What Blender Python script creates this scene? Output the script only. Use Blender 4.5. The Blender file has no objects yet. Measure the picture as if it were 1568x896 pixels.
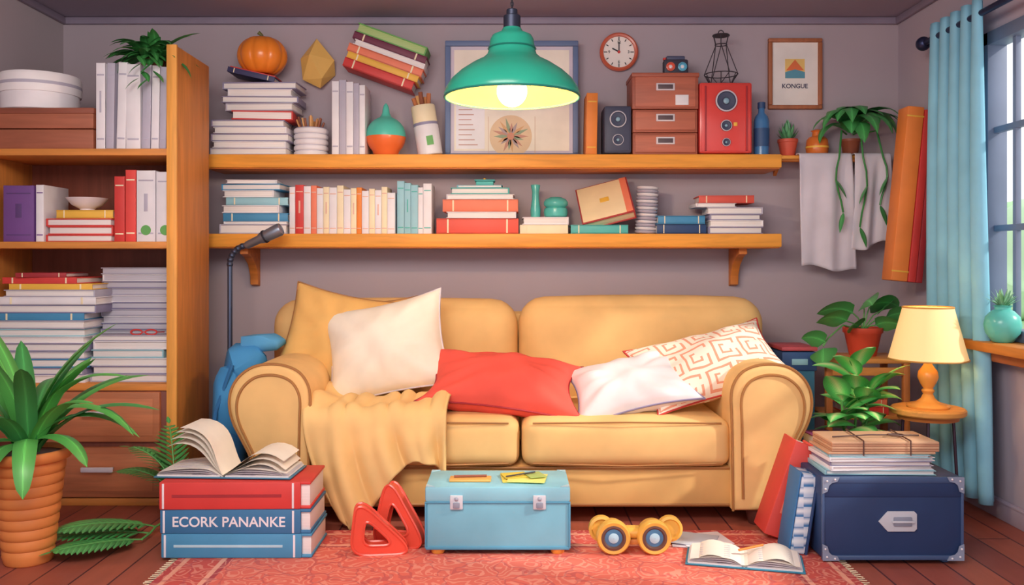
import bpy, bmesh, math, random
from mathutils import Vector, Matrix
random.seed(4)
rad=math.radians
T=Matrix.Translation
def R(a,ax): return Matrix.Rotation(rad(a),4,ax)
# convert image pixels on a plane y metres from the back wall into metres
CAMY=-5.0; F=1350.0; EYE=1.15
def X(u,y): return (u-784)*(y-CAMY)/F
def Z(v,y): return EYE+(400-v)*(y-CAMY)/F
def S(p,y): return p*(y-CAMY)/F

# ------------------------------------------------------------ materials
def lin(h):
    h=h.lstrip('#'); o=[]
    for i in (0,2,4):
        c=int(h[i:i+2],16)/255
        o.append(c/12.92 if c<=.04045 else ((c+.055)/1.055)**2.4)
    return o
def sc(c,k): return (min(1,c[0]*k),min(1,c[1]*k),min(1,c[2]*k),1)
_m={}
def mat(h,kind='plain',rough=None):
    key=(h,kind,rough)
    if key in _m: return _m[key]
    m=bpy.data.materials.new(kind+'_'+h.strip('#')); m.use_nodes=True
    nt=m.node_tree; b=nt.nodes['Principled BSDF']; N=nt.nodes.new; L=nt.links.new
    c=lin(h)
    tc=N('ShaderNodeTexCoord'); mp=N('ShaderNodeMapping'); L(tc.outputs['Object'],mp.inputs[0])
    rp=N('ShaderNodeValToRGB')
    b.inputs['Roughness'].default_value=.55 if rough is None else rough
    if kind in('leaf','leafedge'):
        sp=N('ShaderNodeSeparateXYZ'); L(tc.outputs['UV'],sp.inputs[0])
        a=N('ShaderNodeMath');a.operation='SUBTRACT';a.inputs[1].default_value=.5;L(sp.outputs[0],a.inputs[0])
        ab=N('ShaderNodeMath');ab.operation='ABSOLUTE';L(a.outputs[0],ab.inputs[0])
        wv=N('ShaderNodeTexWave');wv.inputs['Scale'].default_value=6;wv.inputs['Distortion'].default_value=1;L(tc.outputs['UV'],wv.inputs[0])
        ad=N('ShaderNodeMath');ad.operation='MULTIPLY_ADD';ad.inputs[1].default_value=.12;L(wv.outputs['Fac'],ad.inputs[0]);L(ab.outputs[0],ad.inputs[2])
        L(ad.outputs[0],rp.inputs[0]); e=rp.color_ramp.elements
        if kind=='leaf':
            e[0].position=.03;e[0].color=sc(c,2.0);e[1].position=.5;e[1].color=sc(c,.75)
            x=e.new(.1);x.color=sc(c,1.05)
        else:
            e[0].position=.05;e[0].color=(.75,.85,.38,1);e[1].position=.5;e[1].color=sc(c,.8)
            x=e.new(.28);x.color=sc(c,1.5)
        b.inputs['Roughness'].default_value=.4
    elif kind.startswith('wood'):
        s={'x':(1.2,14,14),'y':(14,1.2,14),'z':(14,14,1.2)}[kind[-1]]
        mp.inputs['Scale'].default_value=s
        n=N('ShaderNodeTexNoise');n.inputs['Scale'].default_value=2.2;n.inputs['Detail'].default_value=4;n.inputs['Distortion'].default_value=.6
        L(mp.outputs[0],n.inputs[0]);L(n.outputs['Fac'],rp.inputs[0]);e=rp.color_ramp.elements
        e[0].position=.32;e[0].color=sc(c,.82);e[1].position=.66;e[1].color=sc(c,1.08)
    elif kind=='pages':
        w=N('ShaderNodeTexWave');w.bands_direction='Z';w.inputs['Scale'].default_value=75;w.inputs['Distortion'].default_value=.5
        L(mp.outputs[0],w.inputs[0]);L(w.outputs['Fac'],rp.inputs[0]);e=rp.color_ramp.elements
        e[0].color=sc(c,.82);e[1].color=sc(c,1.05)
    elif kind=='plaid':
        ck=N('ShaderNodeTexChecker');ck.inputs['Scale'].default_value=26;ck.inputs['Color1'].default_value=sc(c,1);ck.inputs['Color2'].default_value=(.55,.66,.82,1)
        L(mp.outputs[0],ck.inputs[0])
        c2=N('ShaderNodeTexWave');c2.bands_direction='Z';c2.inputs['Scale'].default_value=8;L(mp.outputs[0],c2.inputs[0])
        mxx=N('ShaderNodeMixRGB');L(c2.outputs['Fac'],mxx.inputs[0]);L(ck.outputs[0],mxx.inputs[1]);mxx.inputs[2].default_value=(.8,.86,.92,1);ck=mxx
    elif kind=='greek':
        def mt(op,a,bv=None):
            n=N('ShaderNodeMath');n.operation=op
            for i,q in enumerate((a,bv)):
                if q is None: continue
                if isinstance(q,(int,float)): n.inputs[i].default_value=q
                else: L(q,n.inputs[i])
            return n.outputs[0]
        sp=N('ShaderNodeSeparateXYZ');L(tc.outputs['UV'],sp.inputs[0])
        uu=mt('MULTIPLY',sp.outputs[0],5.2);vv=mt('MULTIPLY',sp.outputs[1],3.3)
        uu=mt('ADD',uu,mt('MULTIPLY',mt('FLOOR',vv),.5))
        fx=mt('SUBTRACT',mt('FRACT',uu),.5);fy=mt('SUBTRACT',mt('FRACT',vv),.5)
        dd=mt('MAXIMUM',mt('ABSOLUTE',fx),mt('ABSOLUTE',fy))
        l1=mt('MULTIPLY',mt('GREATER_THAN',dd,.34),mt('LESS_THAN',dd,.42));l2=mt('MULTIPLY',mt('GREATER_THAN',dd,.12),mt('LESS_THAN',dd,.19))
        gap=mt('SUBTRACT',1,mt('MULTIPLY',mt('GREATER_THAN',fx,0),mt('LESS_THAN',mt('ABSOLUTE',mt('SUBTRACT',fy,.1)),.12)))
        mask=mt('MULTIPLY',mt('ADD',l1,l2),gap)
        br=N('ShaderNodeMixRGB');L(mask,br.inputs[0]);br.inputs[1].default_value=sc(c,1);br.inputs[2].default_value=sc(lin('#e8a084'),1)
    else:
        n=N('ShaderNodeTexNoise');n.inputs['Scale'].default_value=5 if kind!='wall' else 1.4;n.inputs['Detail'].default_value=3
        L(mp.outputs[0],n.inputs[0]);L(n.outputs['Fac'],rp.inputs[0]);e=rp.color_ramp.elements
        e[0].position=.3;e[0].color=sc(c,.9);e[1].position=.7;e[1].color=sc(c,1.06)
        if kind=='wall': e[0].color=sc(c,.96);e[1].color=sc(c,1.03);b.inputs['Roughness'].default_value=.9
    if kind=='plaid': L(ck.outputs[0],b.inputs['Base Color'])
    elif kind=='greek': L(br.outputs[0],b.inputs['Base Color']);b.inputs['Roughness'].default_value=.85
    else: L(rp.outputs[0],b.inputs['Base Color'])
    if kind=='fabric':
        b.inputs['Roughness'].default_value=.85
        n2=N('ShaderNodeTexNoise');n2.inputs['Scale'].default_value=6;n2.inputs['Detail'].default_value=2;L(tc.outputs['Object'],n2.inputs[0])
        bp=N('ShaderNodeBump');bp.inputs['Strength'].default_value=.2;bp.inputs['Distance'].default_value=.02;L(n2.outputs['Fac'],bp.inputs['Height']);L(bp.outputs[0],b.inputs['Normal'])
    if kind=='metal': b.inputs['Metallic'].default_value=.7; b.inputs['Roughness'].default_value=.4
    if kind=='gloss': b.inputs['Roughness'].default_value=.25
    _m[key]=m; return m
def emis(name,col,st,base=None):
    m=bpy.data.materials.new(name);m.use_nodes=True;b=m.node_tree.nodes['Principled BSDF']
    b.inputs['Base Color'].default_value=(*(base or col),1);b.inputs['Emission Color'].default_value=(*col,1);b.inputs['Emission Strength'].default_value=st;b.inputs['Roughness'].default_value=.8
    return m
PAGE=mat('#f3ece8','pages')
WHITE=mat('#efebf0'); GREY=mat('#bcb7c8'); LILAC=mat('#9590ae'); RED=mat('#d8403c'); DRED=mat('#a62c34'); ORG=mat('#f08a35'); TEAL=mat('#57bab4'); BLUE=mat('#4590bd'); LBLUE=mat('#9ccfdc'); NAVY=mat('#2b4775'); CREAM=mat('#f7e8c4'); YEL=mat('#f3bd4a'); GREEN=mat('#68ad5c'); PURP=mat('#744b90'); BLACK=mat('#282632'); COR=mat('#f28464'); BRN=mat('#92503a')

# ------------------------------------------------------------ mesh builder
class M:
    def __init__(s,name):
        s.name=name;s.bm=bmesh.new();s.uv=s.bm.loops.layers.uv.new('UVMap');s.mats=[]
    def mi(s,m):
        if m not in s.mats:s.mats.append(m)
        return s.mats.index(m)
    def add(s,vs,fs,m,mtx=None,uvs=None):
        i=s.mi(m); bv=[s.bm.verts.new((mtx@Vector(v)) if mtx else v) for v in vs]
        for f in fs:
            try: fc=s.bm.faces.new([bv[k] for k in f])
            except ValueError: continue
            fc.material_index=i
            if uvs:
                for lp,k in zip(fc.loops,f): lp[s.uv].uv=uvs[k]
    def merge(s,t,m,mtx=None):
        if mtx: t.transform(mtx)
        i=s.mi(m)
        for f in t.faces:f.material_index=i
        me=bpy.data.meshes.new('t');t.to_mesh(me);t.free();s.bm.from_mesh(me);bpy.data.meshes.remove(me)
    def box(s,c,d,m,bev=.003,mtx=None,seg=2):
        t=bmesh.new();bmesh.ops.create_cube(t,size=1)
        for v in t.verts: v.co=Vector((v.co.x*d[0],v.co.y*d[1],v.co.z*d[2]))
        bev=min(bev,min(d)*.45)
        if bev>0: bmesh.ops.bevel(t,geom=t.edges[:],offset=bev,segments=seg,profile=.5,affect='EDGES')
        s.merge(t,m,(mtx if mtx else Matrix())@T(c))
    def bx(s,x0,x1,y0,y1,z0,z1,m,bev=.003,mtx=None):
        s.box(((x0+x1)/2,(y0+y1)/2,(z0+z1)/2),(abs(x1-x0),abs(y1-y0),abs(z1-z0)),m,bev,mtx)
    def lathe(s,prof,m,mtx=None,n=32,cap=True):
        vs=[];fs=[]
        for r,z in prof:
            for k in range(n):
                a=2*math.pi*k/n;vs.append((r*math.cos(a),r*math.sin(a),z))
        for i in range(len(prof)-1):
            for k in range(n):
                k2=(k+1)%n;fs.append((i*n+k,i*n+k2,(i+1)*n+k2,(i+1)*n+k))
        if cap: fs.append(tuple(range(n-1,-1,-1)));fs.append(tuple((len(prof)-1)*n+k for k in range(n)))
        s.add(vs,fs,m,mtx)
    def cyl(s,r,h,m,mtx=None,n=24,r2=None): 
        r2=r if r2 is None else r2
        e=min(.003,h*.2,r*.2);s.lathe([(r-e,0),(r,e),(r2,h-e),(r2-e,h)],m,mtx,n)
    def ball(s,c,r,m,n=20,mtx=None):
        if not hasattr(r,'__len__'): r=(r,r,r)
        pr=[(max(math.sin(math.pi*i/n),1e-4),-math.cos(math.pi*i/n)) for i in range(n+1)]
        s.lathe(pr,m,(mtx if mtx else Matrix())@T(c)@Matrix.Diagonal((r[0],r[1],r[2],1)),n*2 if n<16 else 28,cap=False)
    def prism(s,pts,h,m,mtx=None,bev=0):
        t=bmesh.new();n=len(pts)
        a=[t.verts.new((p[0],p[1],0)) for p in pts];b=[t.verts.new((p[0],p[1],h)) for p in pts]
        t.faces.new(a[::-1]);t.faces.new(b)
        for i in range(n): t.faces.new((a[i],a[(i+1)%n],b[(i+1)%n],b[i]))
        bmesh.ops.recalc_face_normals(t,faces=t.faces[:])
        if bev>0:
            ed=[e for e in t.edges if abs(e.verts[0].co.z-e.verts[1].co.z)<1e-6]
            bmesh.ops.bevel(t,geom=ed,offset=bev,segments=3,profile=.5,affect='EDGES')
        s.merge(t,m,mtx)
    def tube(s,pts,r,m,n=8,closed=False,mtx=None):
        pts=[Vector(p) for p in pts];L=len(pts);vs=[];fs=[]
        up=None
        for i,p in enumerate(pts):
            if closed: d=pts[(i+1)%L]-pts[i-1]
            else: d=pts[min(i+1,L-1)]-pts[max(i-1,0)]
            d.normalize()
            if up is None: up=Vector((0,0,1)) if abs(d.z)<.9 else Vector((0,1,0))
            sd=d.cross(up);sd.normalize();up=sd.cross(d);up.normalize()
            rr=r[i] if hasattr(r,'__len__') else r
            for k in range(n):
                a=2*math.pi*k/n;vs.append(p+sd*math.cos(a)*rr+up*math.sin(a)*rr)
        for i in range(L if closed else L-1):
            j=(i+1)%L
            for k in range(n):
                k2=(k+1)%n;fs.append((i*n+k,i*n+k2,j*n+k2,j*n+k))
        if not closed: fs.append(tuple(range(n-1,-1,-1)));fs.append(tuple((L-1)*n+k for k in range(n)))
        s.add(vs,fs,m,mtx)
    def surf(s,fn,nu,nv,m,mtx=None):
        vs=[];uv=[];fs=[]
        for i in range(nu+1):
            for j in range(nv+1):
                vs.append(fn(i/nu,j/nv));uv.append((i/nu,j/nv))
        for i in range(nu):
            for j in range(nv):
                a=i*(nv+1)+j;fs.append((a,a+nv+1,a+nv+2,a+1))
        s.add(vs,fs,m,mtx,uv)
    def cushion(s,c,d,r,m,bulge=(0,0,0),n=14,mtx=None):
        t=bmesh.new();bmesh.ops.create_cube(t,size=2);bmesh.ops.subdivide_edges(t,edges=t.edges[:],cuts=n,use_grid_fill=True)
        h=Vector(d)/2
        for v in t.verts:
            p=[math.sin(a*math.pi/2)*.5+a*.5 for a in v.co]
            q=Vector((p[i]*h[i] for i in range(3)));inn=Vector((max(-(h[i]-r),min(h[i]-r,q[i])) for i in range(3)))
            e=q-inn
            if e.length>1e-9: e.normalize()
            o=inn+e*r
            for i in range(3):
                j,k=(i+1)%3,(i+2)%3
                o[i]+=bulge[i]*p[i]*(1-p[j]**2)*(1-p[k]**2)
            v.co=o
        s.merge(t,m,(mtx if mtx else Matrix())@T(c))
    def pillow(s,w,h,t,m,mtx,seed=0,pipe=None,n=30,pinch=.09):
        rn=random.Random(seed);ph=[rn.uniform(0,6) for _ in range(6)]
        def P(i,j,sg):
            u=-1+2*i/n;v=-1+2*j/n
            u=.6*u+.4*math.sin(u*math.pi/2);v=.6*v+.4*math.sin(v*math.pi/2)
            x=w/2*u*(1-pinch*(1-v*v));y=h/2*v*(1-pinch*(1-u*u))
            z=sg*t/2*(max(0,(1-u**2)*(1-v**2)))**.5
            wr=.007*(math.sin(9*u+ph[0]+3*v)+math.sin(7*v+ph[1]-4*u))*(1-u*u)*(1-v*v)+.014*math.sin(11*(math.atan2(v,u))+ph[2])*(u*u+v*v)*(1-u**4)*(1-v**4)
            return (x,y,z+wr*sg+.018*math.sin(2*u+ph[3])*math.cos(2*v))
        for sg in (1,-1):
            s.surf(lambda a,b:P(a*n,b*n,sg),n,n,m,mtx)
        if pipe:
            e=[P(i,0,0) for i in range(n)]+[P(n,j,0) for j in range(n)]+[P(n-i,n,0) for i in range(n)]+[P(0,n-j,0) for j in range(n)]
            s.tube(e,.005,pipe,6,True,mtx)
    def leaf(s,p,az,el,L,W,m,droop=60,n=8,kind='strap',fold=.25,roll=0):
        az,e,dr=rad(az),rad(el),rad(droop);pos=Vector(p);vs=[];uv=[];fs=[]
        sd0=Vector((-math.sin(az),math.cos(az),0))
        for i in range(n+1):
            t=i/n
            if kind=='strap': w=W*(.45+.9*t)*(1-t)**.55 if t<1 else .0
            elif kind=='heart': w=W*1.15*(math.sin(math.pi*min(1,t**.62)))**.7 if 0<t<1 else 0
            else: w=W*(math.sin(math.pi*t**.8))**.85 if 0<t<1 else 0
            w=max(w,.0008)
            d=Vector((math.cos(e)*math.cos(az),math.cos(e)*math.sin(az),math.sin(e)))
            sd=Matrix.Rotation(rad(roll),3,d)@sd0; nr=sd.cross(d)
            for k,q in ((-1,0),(-.5,.25),(0,.5),(.5,.75),(1,1)):
                vs.append(pos+sd*w/2*k+nr*abs(k)*w/2*fold);uv.append((q,t))
            pos=pos+d*L/n;e-=dr/n
        for i in range(n):
            for k in range(4):
                a=i*5+k;fs.append((a,a+1,a+6,a+5))
        s.add(vs,fs,m,None,uv); return pos
    def text(s,txt,size,m,mtx,ext=.001):
        cu=bpy.data.curves.new('t','FONT');cu.body=txt;cu.size=size;cu.extrude=ext;cu.align_x='CENTER';cu.align_y='CENTER';cu.offset=size*.012
        o=bpy.data.objects.new('t',cu);bpy.context.collection.objects.link(o)
        dg=bpy.context.evaluated_depsgraph_get();me=bpy.data.meshes.new_from_object(o.evaluated_get(dg))
        t=bmesh.new();t.from_mesh(me);s.merge(t,m,mtx)
        bpy.data.objects.remove(o);bpy.data.curves.remove(cu);bpy.data.meshes.remove(me)
    def done(s,ang=38,flat=False):
        xs=[v.co.x for v in s.bm.verts];ys=[v.co.y for v in s.bm.verts];zs=[v.co.z for v in s.bm.verts]
        o=Vector(((min(xs)+max(xs))/2,(min(ys)+max(ys))/2,min(zs)))
        s.bm.transform(T(-o))
        me=bpy.data.meshes.new(s.name);s.bm.to_mesh(me);s.bm.free()
        for m in s.mats: me.materials.append(m)
        if not flat:
            me.polygons.foreach_set('use_smooth',[True]*len(me.polygons));me.set_sharp_from_angle(angle=rad(ang))
        ob=bpy.data.objects.new(s.name,me);ob.location=o;bpy.context.collection.objects.link(ob);return ob

def book_flat(m,cx,cy,z,w,d,t,cv,spine='l',rz=0,mtx=None,page=None):
    Q=(mtx if mtx else Matrix())@T((cx,cy,z))@R(rz,'Z');c=max(.0025,min(.006,t*.14));pg=page or PAGE
    m.box((0,0,t/2),(w-.014,d-.014,t-1.6*c),pg,.001,Q)
    m.box((0,0,c/2),(w,d,c),cv,.0012,Q);m.box((0,0,t-c/2),(w,d,c),cv,.0012,Q)
    if spine=='f':
        m.box((0,-d/2+.004,t/2),(w,.008,t),cv,.003,Q)
        for q in(-.36,.36): m.box((w*q,-d/2-.0005,t/2),(w*.02,.002,t*.9),CREAM,.0003,Q)
    elif spine=='l': m.box((-w/2+.004,0,t/2),(.008,d,t),cv,.003,Q)
    elif spine=='r': m.box((w/2-.004,0,t/2),(.008,d,t),cv,.003,Q)
_k=[0]
def book_up(m,x0,x1,yf,d,z,h,cv,tilt=0,band=None,mtx=None):
    w=x1-x0;Q=T(((x0+x1)/2,yf+d/2,z))@R(tilt,'Y');c=max(.002,w*.12)
    m.box((0,0,h/2),(w-1.5*c,d-.008,h-.012),PAGE,.001,Q)
    m.box((-w/2+c/2,0,h/2),(c,d,h),cv,.001,Q);m.box((w/2-c/2,0,h/2),(c,d,h),cv,.001,Q)
    m.box((0,-d/2+.004,h/2),(w,.010,h),cv,min(.004,w*.3),Q)
    bm=band or GREY;_k[0]+=1
    for q in(.12,.86): m.box((0,-d/2-.001,h*q),(w*.8,.002,h*.02),bm,.0003,Q)
    if _k[0]%4==0: m.box((0,-d/2-.001,h*.55),(w*.2,.002,h*.25),bm,.0003,Q)
def stack(name,yf,dep,z0,rows,ret=False,obj=None):
    m=obj or M(name);z=z0
    for r in rows:
        u0,u1,tp,cv=r[:4];sp=r[4] if len(r)>4 else 'l';rz=r[5] if len(r)>5 else random.uniform(-2,2)
        x0,x1=X(u0,yf),X(u1,yf);t=S(tp,yf)
        book_flat(m,(x0+x1)/2,yf+dep/2,z,x1-x0,dep*random.uniform(.94,1),t*.98,cv,sp,rz);z+=t
    if obj is None: m.done()
    return z
def row(name,yf,dep,z0,items,band=None):
    m=M(name)
    for it in items:
        u0,u1,vt,cv=it[:4];ti=it[4] if len(it)>4 else 0
        book_up(m,X(u0,yf)+.0006,X(u1,yf)-.0006,yf,dep*random.uniform(.9,1),z0+(.003 if ti else 0),Z(vt,yf)-z0,cv,ti,band)
    return m.done()

# ------------------------------------------------------------ room
XL,XR,H,YF=-2.544,2.19,2.53,-5.4
WALL=mat('#b5a6ae','wall');
def shell(name,boxes,mt):
    m=M(name)
    for b in boxes: m.bx(*b,mt,0)
    return m.done()
shell('wall_back',[(XL-.1,XR+.1,0,.1,0,H)],WALL)
shell('wall_left',[(XL-.1,XL,YF,0,0,H)],mat('#bdb1b6','wall'))
WY0,WY1,WZ0,WZ1=-2.55,-.90,.80,2.2
shell('wall_right',[(XR,XR+.1,WY1,0,0,H),(XR,XR+.1,YF,WY0,0,H),(XR,XR+.1,WY0,WY1,0,WZ0-.05),(XR,XR+.1,WY0,WY1,WZ1,H)],mat('#b9acb8','wall'))
shell('ceiling',[(XL-.1,XR+.1,YF,.1,H,H+.08)],mat('#9c90a2','wall'))
# floor
fm=bpy.data.materials.new('floor_planks');fm.use_nodes=True;nt=fm.node_tree;b=nt.nodes['Principled BSDF'];N=nt.nodes.new;L=nt.links.new
tc=N('ShaderNodeTexCoord');br=N('ShaderNodeTexBrick');br.inputs['Scale'].default_value=1;br.inputs['Brick Width'].default_value=1.3;br.inputs['Row Height'].default_value=.14;br.inputs['Mortar Size'].default_value=.004
br.inputs['Color1'].default_value=sc(lin('#bb664e'),1);br.inputs['Color2'].default_value=sc(lin('#a05246'),1);br.inputs['Mortar'].default_value=sc(lin('#5e3034'),1)
mpp=N('ShaderNodeMapping');mpp.inputs['Rotation'].default_value=(0,0,rad(90));L(tc.outputs['Object'],mpp.inputs[0]);L(mpp.outputs[0],br.inputs[0])
ns=N('ShaderNodeTexNoise');ns.inputs['Scale'].default_value=3;mp2=N('ShaderNodeMapping');mp2.inputs['Scale'].default_value=(10,1,1);L(tc.outputs['Object'],mp2.inputs[0]);L(mp2.outputs[0],ns.inputs[0])
mx=N('ShaderNodeMixRGB');mx.blend_type='MULTIPLY';mx.inputs[0].default_value=.3;L(br.outputs[0],mx.inputs[1]);L(ns.outputs['Fac'],mx.inputs[2]);L(mx.outputs[0],b.inputs['Base Color']);b.inputs['Roughness'].default_value=.45
shell('floor',[(XL-.1,XR+.1,YF,.1,-.08,0)],fm)
BB=mat('#bdb1c5')
for nm,bb in(('baseboard_back',(XL,XR,-.02,0,0,.09)),('baseboard_right',(XR-.02,XR,YF,0,0,.09)),('baseboard_left',(XL,XL+.02,YF,0,0,.09))):
    m=M(nm);m.bx(*bb,BB,.005);m.bx(bb[0]-(.004 if 'right' in nm else 0),bb[1]+(.004 if 'left' in nm else 0),bb[2]-(.004 if 'back' in nm else 0),bb[3],.075,.085,BB,.002);m.done()
CR=mat('#94879a')
for nm,bb in(('trim_1',(XL,XR,-.025,0,H-.04,H)),('trim_2',(XR-.025,XR,YF,0,H-.04,H)),('trim_3',(XL,XL+.025,YF,0,H-.04,H))):
    m=M(nm);m.bx(*bb,CR,.008);m.done()
# window
m=M('window_1');WF=mat('#78839c')
m.bx(XR-.01,XR+.08,WY0,WY0+.06,WZ0,WZ1,WF);m.bx(XR-.01,XR+.08,WY1-.06,WY1,WZ0,WZ1,WF);m.bx(XR-.01,XR+.08,WY0,WY1,WZ1-.06,WZ1,WF);m.bx(XR-.01,XR+.08,WY0,WY1,WZ0,WZ0+.05,WF)
for y in(-1.12,-1.53,-1.94,-2.3): m.bx(XR+.02,XR+.045,y-.013,y+.013,WZ0,WZ1,WF)
for z in(1.30,1.75): m.bx(XR+.018,XR+.047,WY0,WY1,z-.014,z+.014,WF)
m.done()
m=M('trim_4');m.bx(2.04,XR+.02,WY0-.1,WY1+.03,.755,.80,mat('#e08c38','woody'),.01);m.bx(2.10,XR,WY0-.06,WY1,.71,.755,mat('#bf6f34','woody'),.006);m.done()
m=M('garden_bush')
for i in range(60):
    a=random.uniform(-3.5,2.2);h=random.uniform(.1,1.3);
    m.ball((random.uniform(3.4,4.8),a,h),random.uniform(.25,.5),mat(random.choice(['#c4eab8','#d4f2c8','#b0dea4'])),8)
m.done()
# rug
rm=bpy.data.materials.new('persian_rug');rm.use_nodes=True;nt=rm.node_tree;b=nt.nodes['Principled BSDF'];N=nt.nodes.new;L=nt.links.new
tc=N('ShaderNodeTexCoord');sp=N('ShaderNodeSeparateXYZ');L(tc.outputs['Object'],sp.inputs[0])
def mt(op,a,bv=None,c=None):
    n=N('ShaderNodeMath');n.operation=op
    for i,q in enumerate((a,bv,c)):
        if q is None: continue
        if isinstance(q,(int,float)): n.inputs[i].default_value=q
        else: L(q,n.inputs[i])
    return n.outputs[0]
hx,hy=1.26,.95
dx=mt('SUBTRACT',hx,mt('ABSOLUTE',sp.outputs[0]));dy=mt('SUBTRACT',hy,mt('ABSOLUTE',sp.outputs[1]));dd=mt('MINIMUM',dx,dy)
rp=N('ShaderNodeValToRGB');L(mt('MULTIPLY',dd,2.0),rp.inputs[0]);rp.color_ramp.interpolation='CONSTANT'
e=rp.color_ramp.elements;e[0].position=0;e[0].color=sc(lin('#c84c4a'),1);e[1].position=.06;e[1].color=sc(lin('#f4ac90'),1)
for p,c in((.10,'#d8584e'),(.34,'#f6b49a'),(.38,'#ba4a50'),(.42,'#ea7462')): q=e.new(p);q.color=sc(lin(c),1)
wr=N('ShaderNodeTexNoise');wr.inputs['Scale'].default_value=7;L(tc.outputs['Object'],wr.inputs[0])
vm=N('ShaderNodeMixRGB');vm.blend_type='LINEAR_LIGHT';vm.inputs[0].default_value=.09;L(tc.outputs['Object'],vm.inputs[1]);L(wr.outputs['Color'],vm.inputs[2])
vo=N('ShaderNodeTexVoronoi');vo.inputs['Scale'].default_value=8;vo.feature='DISTANCE_TO_EDGE';L(vm.outputs[0],vo.inputs[0])
v2=N('ShaderNodeTexVoronoi');v2.inputs['Scale'].default_value=11;L(vm.outputs[0],v2.inputs[0])
wv=mt('SINE',mt('MULTIPLY',v2.outputs['Distance'],26));f=mt('MULTIPLY',mt('GREATER_THAN',wv,.55),.5)
f2=mt('MULTIPLY',mt('LESS_THAN',vo.outputs['Distance'],.03),.4)
m1=N('ShaderNodeMixRGB');L(f,m1.inputs[0]);L(rp.outputs[0],m1.inputs[1]);m1.inputs[2].default_value=sc(lin('#f8b49c'),1)
m2=N('ShaderNodeMixRGB');L(f2,m2.inputs[0]);L(m1.outputs[0],m2.inputs[1]);m2.inputs[2].default_value=sc(lin('#b64456'),1)
L(m2.outputs[0],b.inputs['Base Color']);b.inputs['Roughness'].default_value=.95
m=M('patterned_rug');RX0,RX1,RY0,RY1=-1.28,1.24,-3.2,-1.27
m.bx(RX0,RX1,RY0,RY1,.001,.012,rm,.004)
for i in range(90):
    y=RY0+(RY1-RY0)*(i+.5)/90
    for x,sg in((RX0,-1),(RX1,1)): m.tube([(x,y,.006),(x+sg*.02,y+random.uniform(-.004,.004),.003),(x+sg*.035,y+random.uniform(-.006,.006),.002)],.002,CREAM,4)
m.done()
RG=.0125

# ------------------------------------------------------------ sofa
SF=mat('#ecc07e','fabric');SF2=mat('#dfae6a','fabric');PIPE=mat('#a87440')
m=M('sofa');CX=.037
prof=[(-.882,.07),(-.876,.45),(-.872,.56),(-.884,.62),(-.92,.67),(-.98,.698),(-1.05,.705),(-1.12,.692),(-1.18,.65),(-1.215,.59),(-1.222,.52),(-1.205,.45),(-1.17,.38),(-1.13,.30),(-1.10,.2),(-1.09,.07)]
def cr(pts,n=4):
    o=[];L_=len(pts)
    for i in range(L_-1):
        p0,p1,p2,p3=[Vector(pts[max(0,min(L_-1,i+k))]) for k in(-1,0,1,2)]
        for j in range(n):
            t=j/n;o.append(.5*((2*p1)+(-p0+p2)*t+(2*p0-5*p1+4*p2-p3)*t*t+(-p0+3*p1-3*p2+p3)*t**3))
    o.append(Vector(pts[-1]));return o
pf=cr(prof)
for sg in(1,-1):
    pp=[(p.x,p.y) if sg==1 else (2*CX-p.x,p.y) for p in pf]
    m.prism(pp,.97,SF,T((0,-.23,0))@R(90,'X'),.025)
    cxx=sum(p[0] for p in pp)/len(pp);
    inn=[(cxx+(p[0]-cxx)*.78,-1.203,.42+(p[1]-.42)*.84) for p in pp]
    m.tube(inn,.006,PIPE,6)
    out=[(p[0],-1.19,p[1]) for p in pp];m.tube(out,.006,PIPE,6)
m.bx(-.9,.975,-1.14,-.3,.07,.25,SF2,.02)
m.bx(-1.1,1.17,-.3,-.2,.07,.88,SF,.04)
m.tube([(-.88,-1.142,.245),(.95,-1.142,.245)],.006,PIPE,6);m.tube([(-.88,-1.14,.085),(.95,-1.14,.085)],.006,PIPE,6)
m.cushion((-.425,-.83,.355),(.915,.68,.215),.055,SF,(0,.015,.022))
m.cushion((.5,-.83,.355),(.915,.68,.215),.055,SF,(0,.015,.022))
m.cushion((-.6,-.40,.64),(1.26,.30,.62),.13,SF,(0,.03,.01),18)
m.cushion((.665,-.40,.64),(1.26,.30,.64),.13,SF,(0,.03,.015),18)
for c in((-.425),(.5)):
    m.tube([(c-.41,-1.168,.445),(c,-1.186,.452),(c+.41,-1.168,.445)],.004,PIPE,6);m.tube([(c-.41,-1.168,.27),(c,-1.182,.262),(c+.41,-1.168,.27)],.004,PIPE,6)
for x in(-1.0,1.07):
    for y in(-1.13,-.3): m.cyl(.032,.075,mat('#5a3028'),T((x,y,0)),16,.05)
m.done()
def pil(name,x,y,z,w,h,t,mt_,tilt,roll,yaw=0,seed=0,pipe=None,pinch=.09):
    m=M(name);m.pillow(w,h,t,mt_,T((x,y,z))@R(yaw,'Z')@R(-roll,'Y')@R(tilt,'X'),seed,pipe,30,pinch);m.done(60)
pil('throw_pillow',-.875,-.655,.76,.50,.50,.19,mat('#e6b56a','fabric'),74,-12,0,5,PIPE)
pil('throw_pillow',-.67,-.61,.74,.42,.46,.15,mat('#dfac60','fabric'),76,3,0,6,PIPE)
pil('throw_pillow',-.605,-.77,.735,.61,.49,.24,mat('#f7eddc','fabric'),66,12,-4,1,mat('#d8cfd8'),.11)
pil('throw_pillow',-.045,-.95,.585,.76,.40,.26,mat('#e8584a','fabric'),30,-6,0,2,mat('#a62a35'),.20)
pil('throw_pillow',.545,-.96,.580,.58,.38,.20,mat('#e9e3e6','fabric'),32,12,0,3,mat('#8c86a8'),.15)
pil('throw_pillow',.925,-.88,.665,.70,.42,.20,mat('#f6ead8','greek'),38,13,10,4,mat('#c8403c'),.13)
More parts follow.
